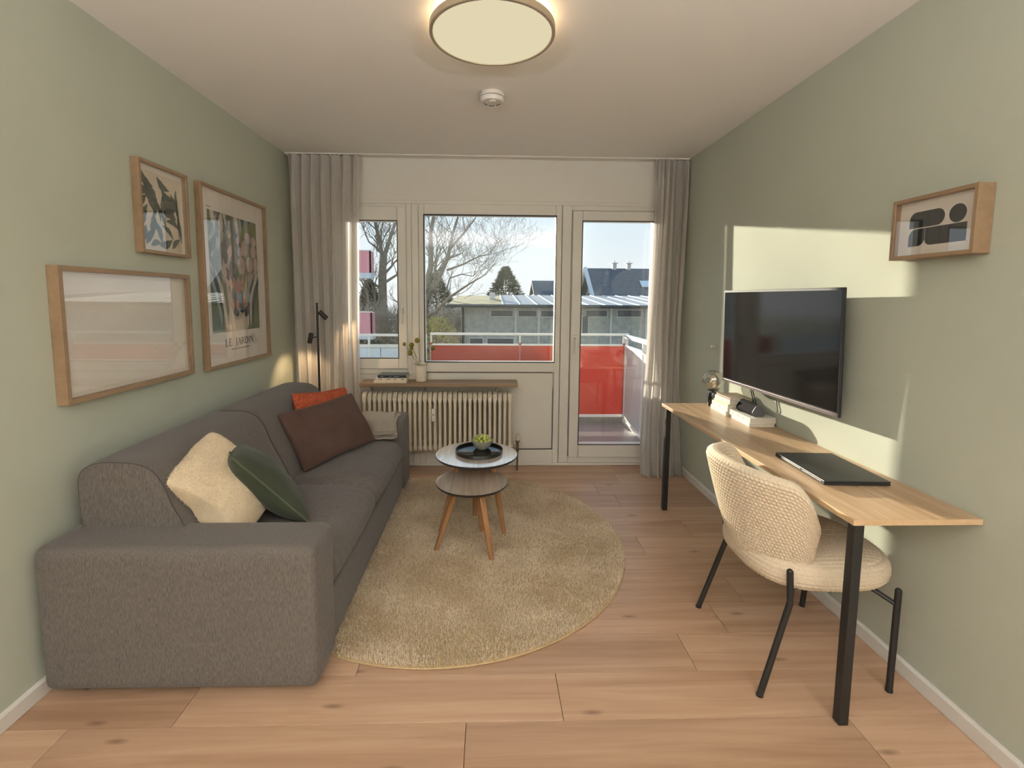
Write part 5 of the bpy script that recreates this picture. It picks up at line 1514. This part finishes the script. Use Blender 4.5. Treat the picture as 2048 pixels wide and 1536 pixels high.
# far balconies of the neighbouring wing
M['pink'] = mat('pink_red_panel', (0.72, 0.27, 0.32), 0.4); M['slab'] = mat('white_slab', (0.62, 0.66, 0.70), 0.7); M['render'] = mat('grey_render', (0.50, 0.49, 0.47), 0.9, noise=0.15, nscale=3)
wing = thing('apartment_wing', 'projecting apartment wing with stacked red balconies at far left', 'building', (-7.5, 20.5, GZ))
MB().box((-9.5, 20.4, GZ), (-6.8, 22.0, 3.9)).build('wall', M['render'], wing)
for zt in (3.27, 0.78, -1.71):
    MB().box((-6.9, 19.9, zt - 1.10), (-4.78, 20.5, zt - 0.88)).build('balcony_slab', M['slab'], wing)
    MB().box((-6.9, 19.95, zt - 0.88), (-4.80, 20.0, zt)).build('balcony_panel', M['pink'], wing)
    MB().box((-4.86, 19.95, zt - 0.88), (-4.80, 20.5, zt)).build('balcony_panel', M['pink'], wing)
    MB().box((-6.9, 19.93, zt + 0.005), (-4.78, 20.02, zt + 0.04)).build('balcony_rail', M['alu'], wing)

# garage block
M['gwall'] = mat('garage_render', (0.46, 0.45, 0.40), 0.9, noise=0.3, nscale=7, bump=0.2, bscale=30); M['groof'] = mat('garage_roof_metal', (0.48, 0.46, 0.47), 0.5); M['moss'] = mat('mossy_roof', (0.36, 0.32, 0.17), 0.9, noise=0.4, nscale=3)
M['darkpane'] = mat('dark_pane', (0.05, 0.06, 0.07), 0.15); M['pale_conc'] = mat('pale_concrete', (0.58, 0.56, 0.52), 0.85)
ga = thing('garage_block', 'long low rendered garage building with shallow metal roof', 'building', (4.0, 18, -3.41))
MB().box((-0.86, 15.0, -3.41), (13, 21, 1.16)).build('wall', M['gwall'], ga)
def slope(x0, x1, y0, z0, y1, z1, th): 
    return MB().add([(x0, y0, z0), (x1, y0, z0), (x1, y1, z1), (x0, y1, z1), (x0, y0, z0 - th), (x1, y0, z0 - th), (x1, y1, z1 - th), (x0, y1, z1 - th)], [(0, 1, 2, 3), (7, 6, 5, 4), (0, 4, 5, 1), (1, 5, 6, 2), (2, 6, 7, 3), (3, 7, 4, 0)])
slope(0.42, 13.2, 14.6, 1.20, 19.5, 1.53, 0.07).build('roof', M['groof'], ga)
slope(-1.25, 0.42, 14.6, 1.195, 19.5, 1.50, 0.07).build('mossy_roof', M['moss'], ga)
for i in range(22):
    x = 0.42 + i * 0.52
    q = slope(x, x + 0.035, 14.6, 1.225, 19.5, 1.555, 0.03); q.build('roof_seam', M['alu'], ga)
MB().tube([(-1.27, 14.58, 1.17), (13, 14.58, 1.17)], 0.05, 8).build('gutter', mat('dark_gutter', (0.06, 0.06, 0.06), 0.5), ga)
MB().tube([(-0.80, 14.62, 1.14), (-0.80, 14.93, 0.98), (-0.80, 14.93, -3.41)], 0.04, 8).build('downpipe', M['gasket'], ga)
for (x0, x1, z0, z1) in ((0.07, 0.74, 0.85, 1.02), (0.92, 1.48, 0.85, 1.02), (1.62, 2.25, 0.85, 1.02), (3.03, 3.68, 0.86, 1.04), (4.02, 4.75, 0.86, 1.05), (5.1, 5.8, 0.86, 1.05), (-0.58, -0.19, -0.35, 0.15), (-0.04, 0.77, -0.35, 0.15), (2.92, 3.09, 0.30, 0.86)):
    w_ = MB().box((x0 - 0.03, 14.965, z0 - 0.03), (x1 + 0.03, 15.0, z1 + 0.03)).build('window', M['pale_conc'], ga)
    MB().box((x0, 14.955, z0), (x1, 14.968, z1)).build('pane', M['darkpane'], w_)
for x in (-0.86, 0.80, 1.52, 2.30, 2.75, 3.78, 4.90): MB().box((x, 14.97, -3.41), (x + 0.07, 15.0, 1.14)).build('pilaster', M['pale_conc'], ga)
MB().box((0.02, 17.2, 1.35), (0.22, 17.4, 1.60)).build('vent', M['alu'], ga)
settle(ga, (6.4, 28.8, -6.3), 1.6)

# houses behind
M['tile'] = mat('dark_roof_tile', (0.15, 0.155, 0.17), 0.7, noise=0.3, nscale=5); M['house'] = mat('house_render', (0.66, 0.68, 0.70), 0.9); M['solar'] = mat('solar_panel', (0.06, 0.14, 0.42), 0.7, spec=0.1)
ho = thing('house', 'gabled house with dark roof and two chimneys behind the balcony door', 'house', (11, 38, -4.1))
RZ_, EZ = 3.83, 1.62
q = MB(); q.add([(8.3, 36, -4.1), (8.3, 41.5, -4.1), (8.3, 41.5, EZ), (8.3, 38.75, RZ_ - .1), (8.3, 36, EZ)], [(0, 1, 2, 3, 4)]); q.box((8.32, 36.0, -4.1), (18, 41.5, EZ)); q.build('wall', M['house'], ho)
slope(7.7, 18.5, 35.4, EZ - 0.25, 38.75, RZ_, 0.14).build('roof', M['tile'], ho)
slope(7.7, 18.5, 42.1, EZ - 0.25, 38.75, RZ_, 0.14).build('roof', M['tile'], ho)
for y_ in (35.4, 42.1):
    q = MB(); q.tube([(7.68, y_, EZ - .30), (7.68, 38.75, RZ_ - .03)], 0.18, 6); q.build('bargeboard', M['house'], ho)
for x in (10.0, 11.15):
    c_ = MB().box((x - 0.16, 38.6, RZ_ - 0.3), (x + 0.16, 38.95, RZ_ + 0.38)).build('chimney', mat('zinc', (0.5, 0.5, 0.5), 0.4, metal=.5), ho)
    MB().box((x - 0.26, 38.5, RZ_ + 0.38), (x + 0.26, 39.05, RZ_ + 0.44)).build('cowl', M['alu'], c_)
    MB().box((x - 0.06, 38.7, RZ_ + 0.44), (x + 0.06, 38.85, RZ_ + 0.60)).build('chimney_pipe', M['alu'], c_)
w_ = slope(11.6, 12.6, 36.55, 2.36, 37.2, 2.82, 0.05).build('roof_window', M['alu'], ho)
slope(11.7, 12.5, 36.60, 2.415, 37.12, 2.785, 0.02).build('pane', M['pale_panel'], w_)
for (y0, y1, z0, z1) in ((37.3, 38.4, -0.2, 1.9), (39.1, 40.2, -0.2, 1.9)):
    w_ = MB().box((8.24, y0, z0), (8.31, y1, z1)).build('window', M['alu'], ho); MB().box((8.22, y0 + .08, z0 + .08), (8.25, y1 - .08, z1 - .08)).build('pane', M['darkpane'], w_)
settle(ho, (15.4, 53.2, -6.3), 1.4)
h2 = thing('house', 'white house with blue solar roof behind the garages', 'house', (6.2, 50, -4.3))
MB().box((4.95, 48.3, -4.3), (8.6, 54, 1.2)).build('wall', M['house'], h2)
q = MB(); q.add([(4.95, 48.3, 1.19), (4.95, 54, 1.19), (4.95, 51.1, 2.3)], [(0, 1, 2)]); q.build('gable', M['house'], h2)
slope(4.8, 8.7, 48.0, 1.08, 51.1, 2.42, 0.12).build('roof', M['tile'], h2); slope(4.8, 8.7, 54.2, 1.08, 51.1, 2.42, 0.12).build('roof', M['tile'], h2)
for i in range(4):
    for j in range(2):
        y0 = 48.3 + j * 1.3; slope(5.15 + i * 0.83, 5.95 + i * 0.83, y0, 1.14 + (y0 - 48) * .432 + .09, y0 + 1.22, 1.14 + (y0 + 1.22 - 48) * .432 + .09, 0.05).build('solar_panel', M['solar'], h2)
settle(h2, (8.37, 67.5, -6.3), 1.35)
h3 = thing('house', 'dark-roofed house half hidden left of the gabled house', 'house', (6.0, 40, -4.1))
MB().box((4.2, 39.5, -4.1), (7.45, 44, 1.75)).build('wall', M['house'], h3)
slope(4.0, 7.6, 39.1, 1.62, 41.8, 2.95, 0.12).build('roof', M['tile'], h3); slope(4.0, 7.6, 44.5, 1.62, 41.8, 2.95, 0.12).build('roof', M['tile'], h3)
settle(h3, (8.0, 57.0, -6.3), 1.4)
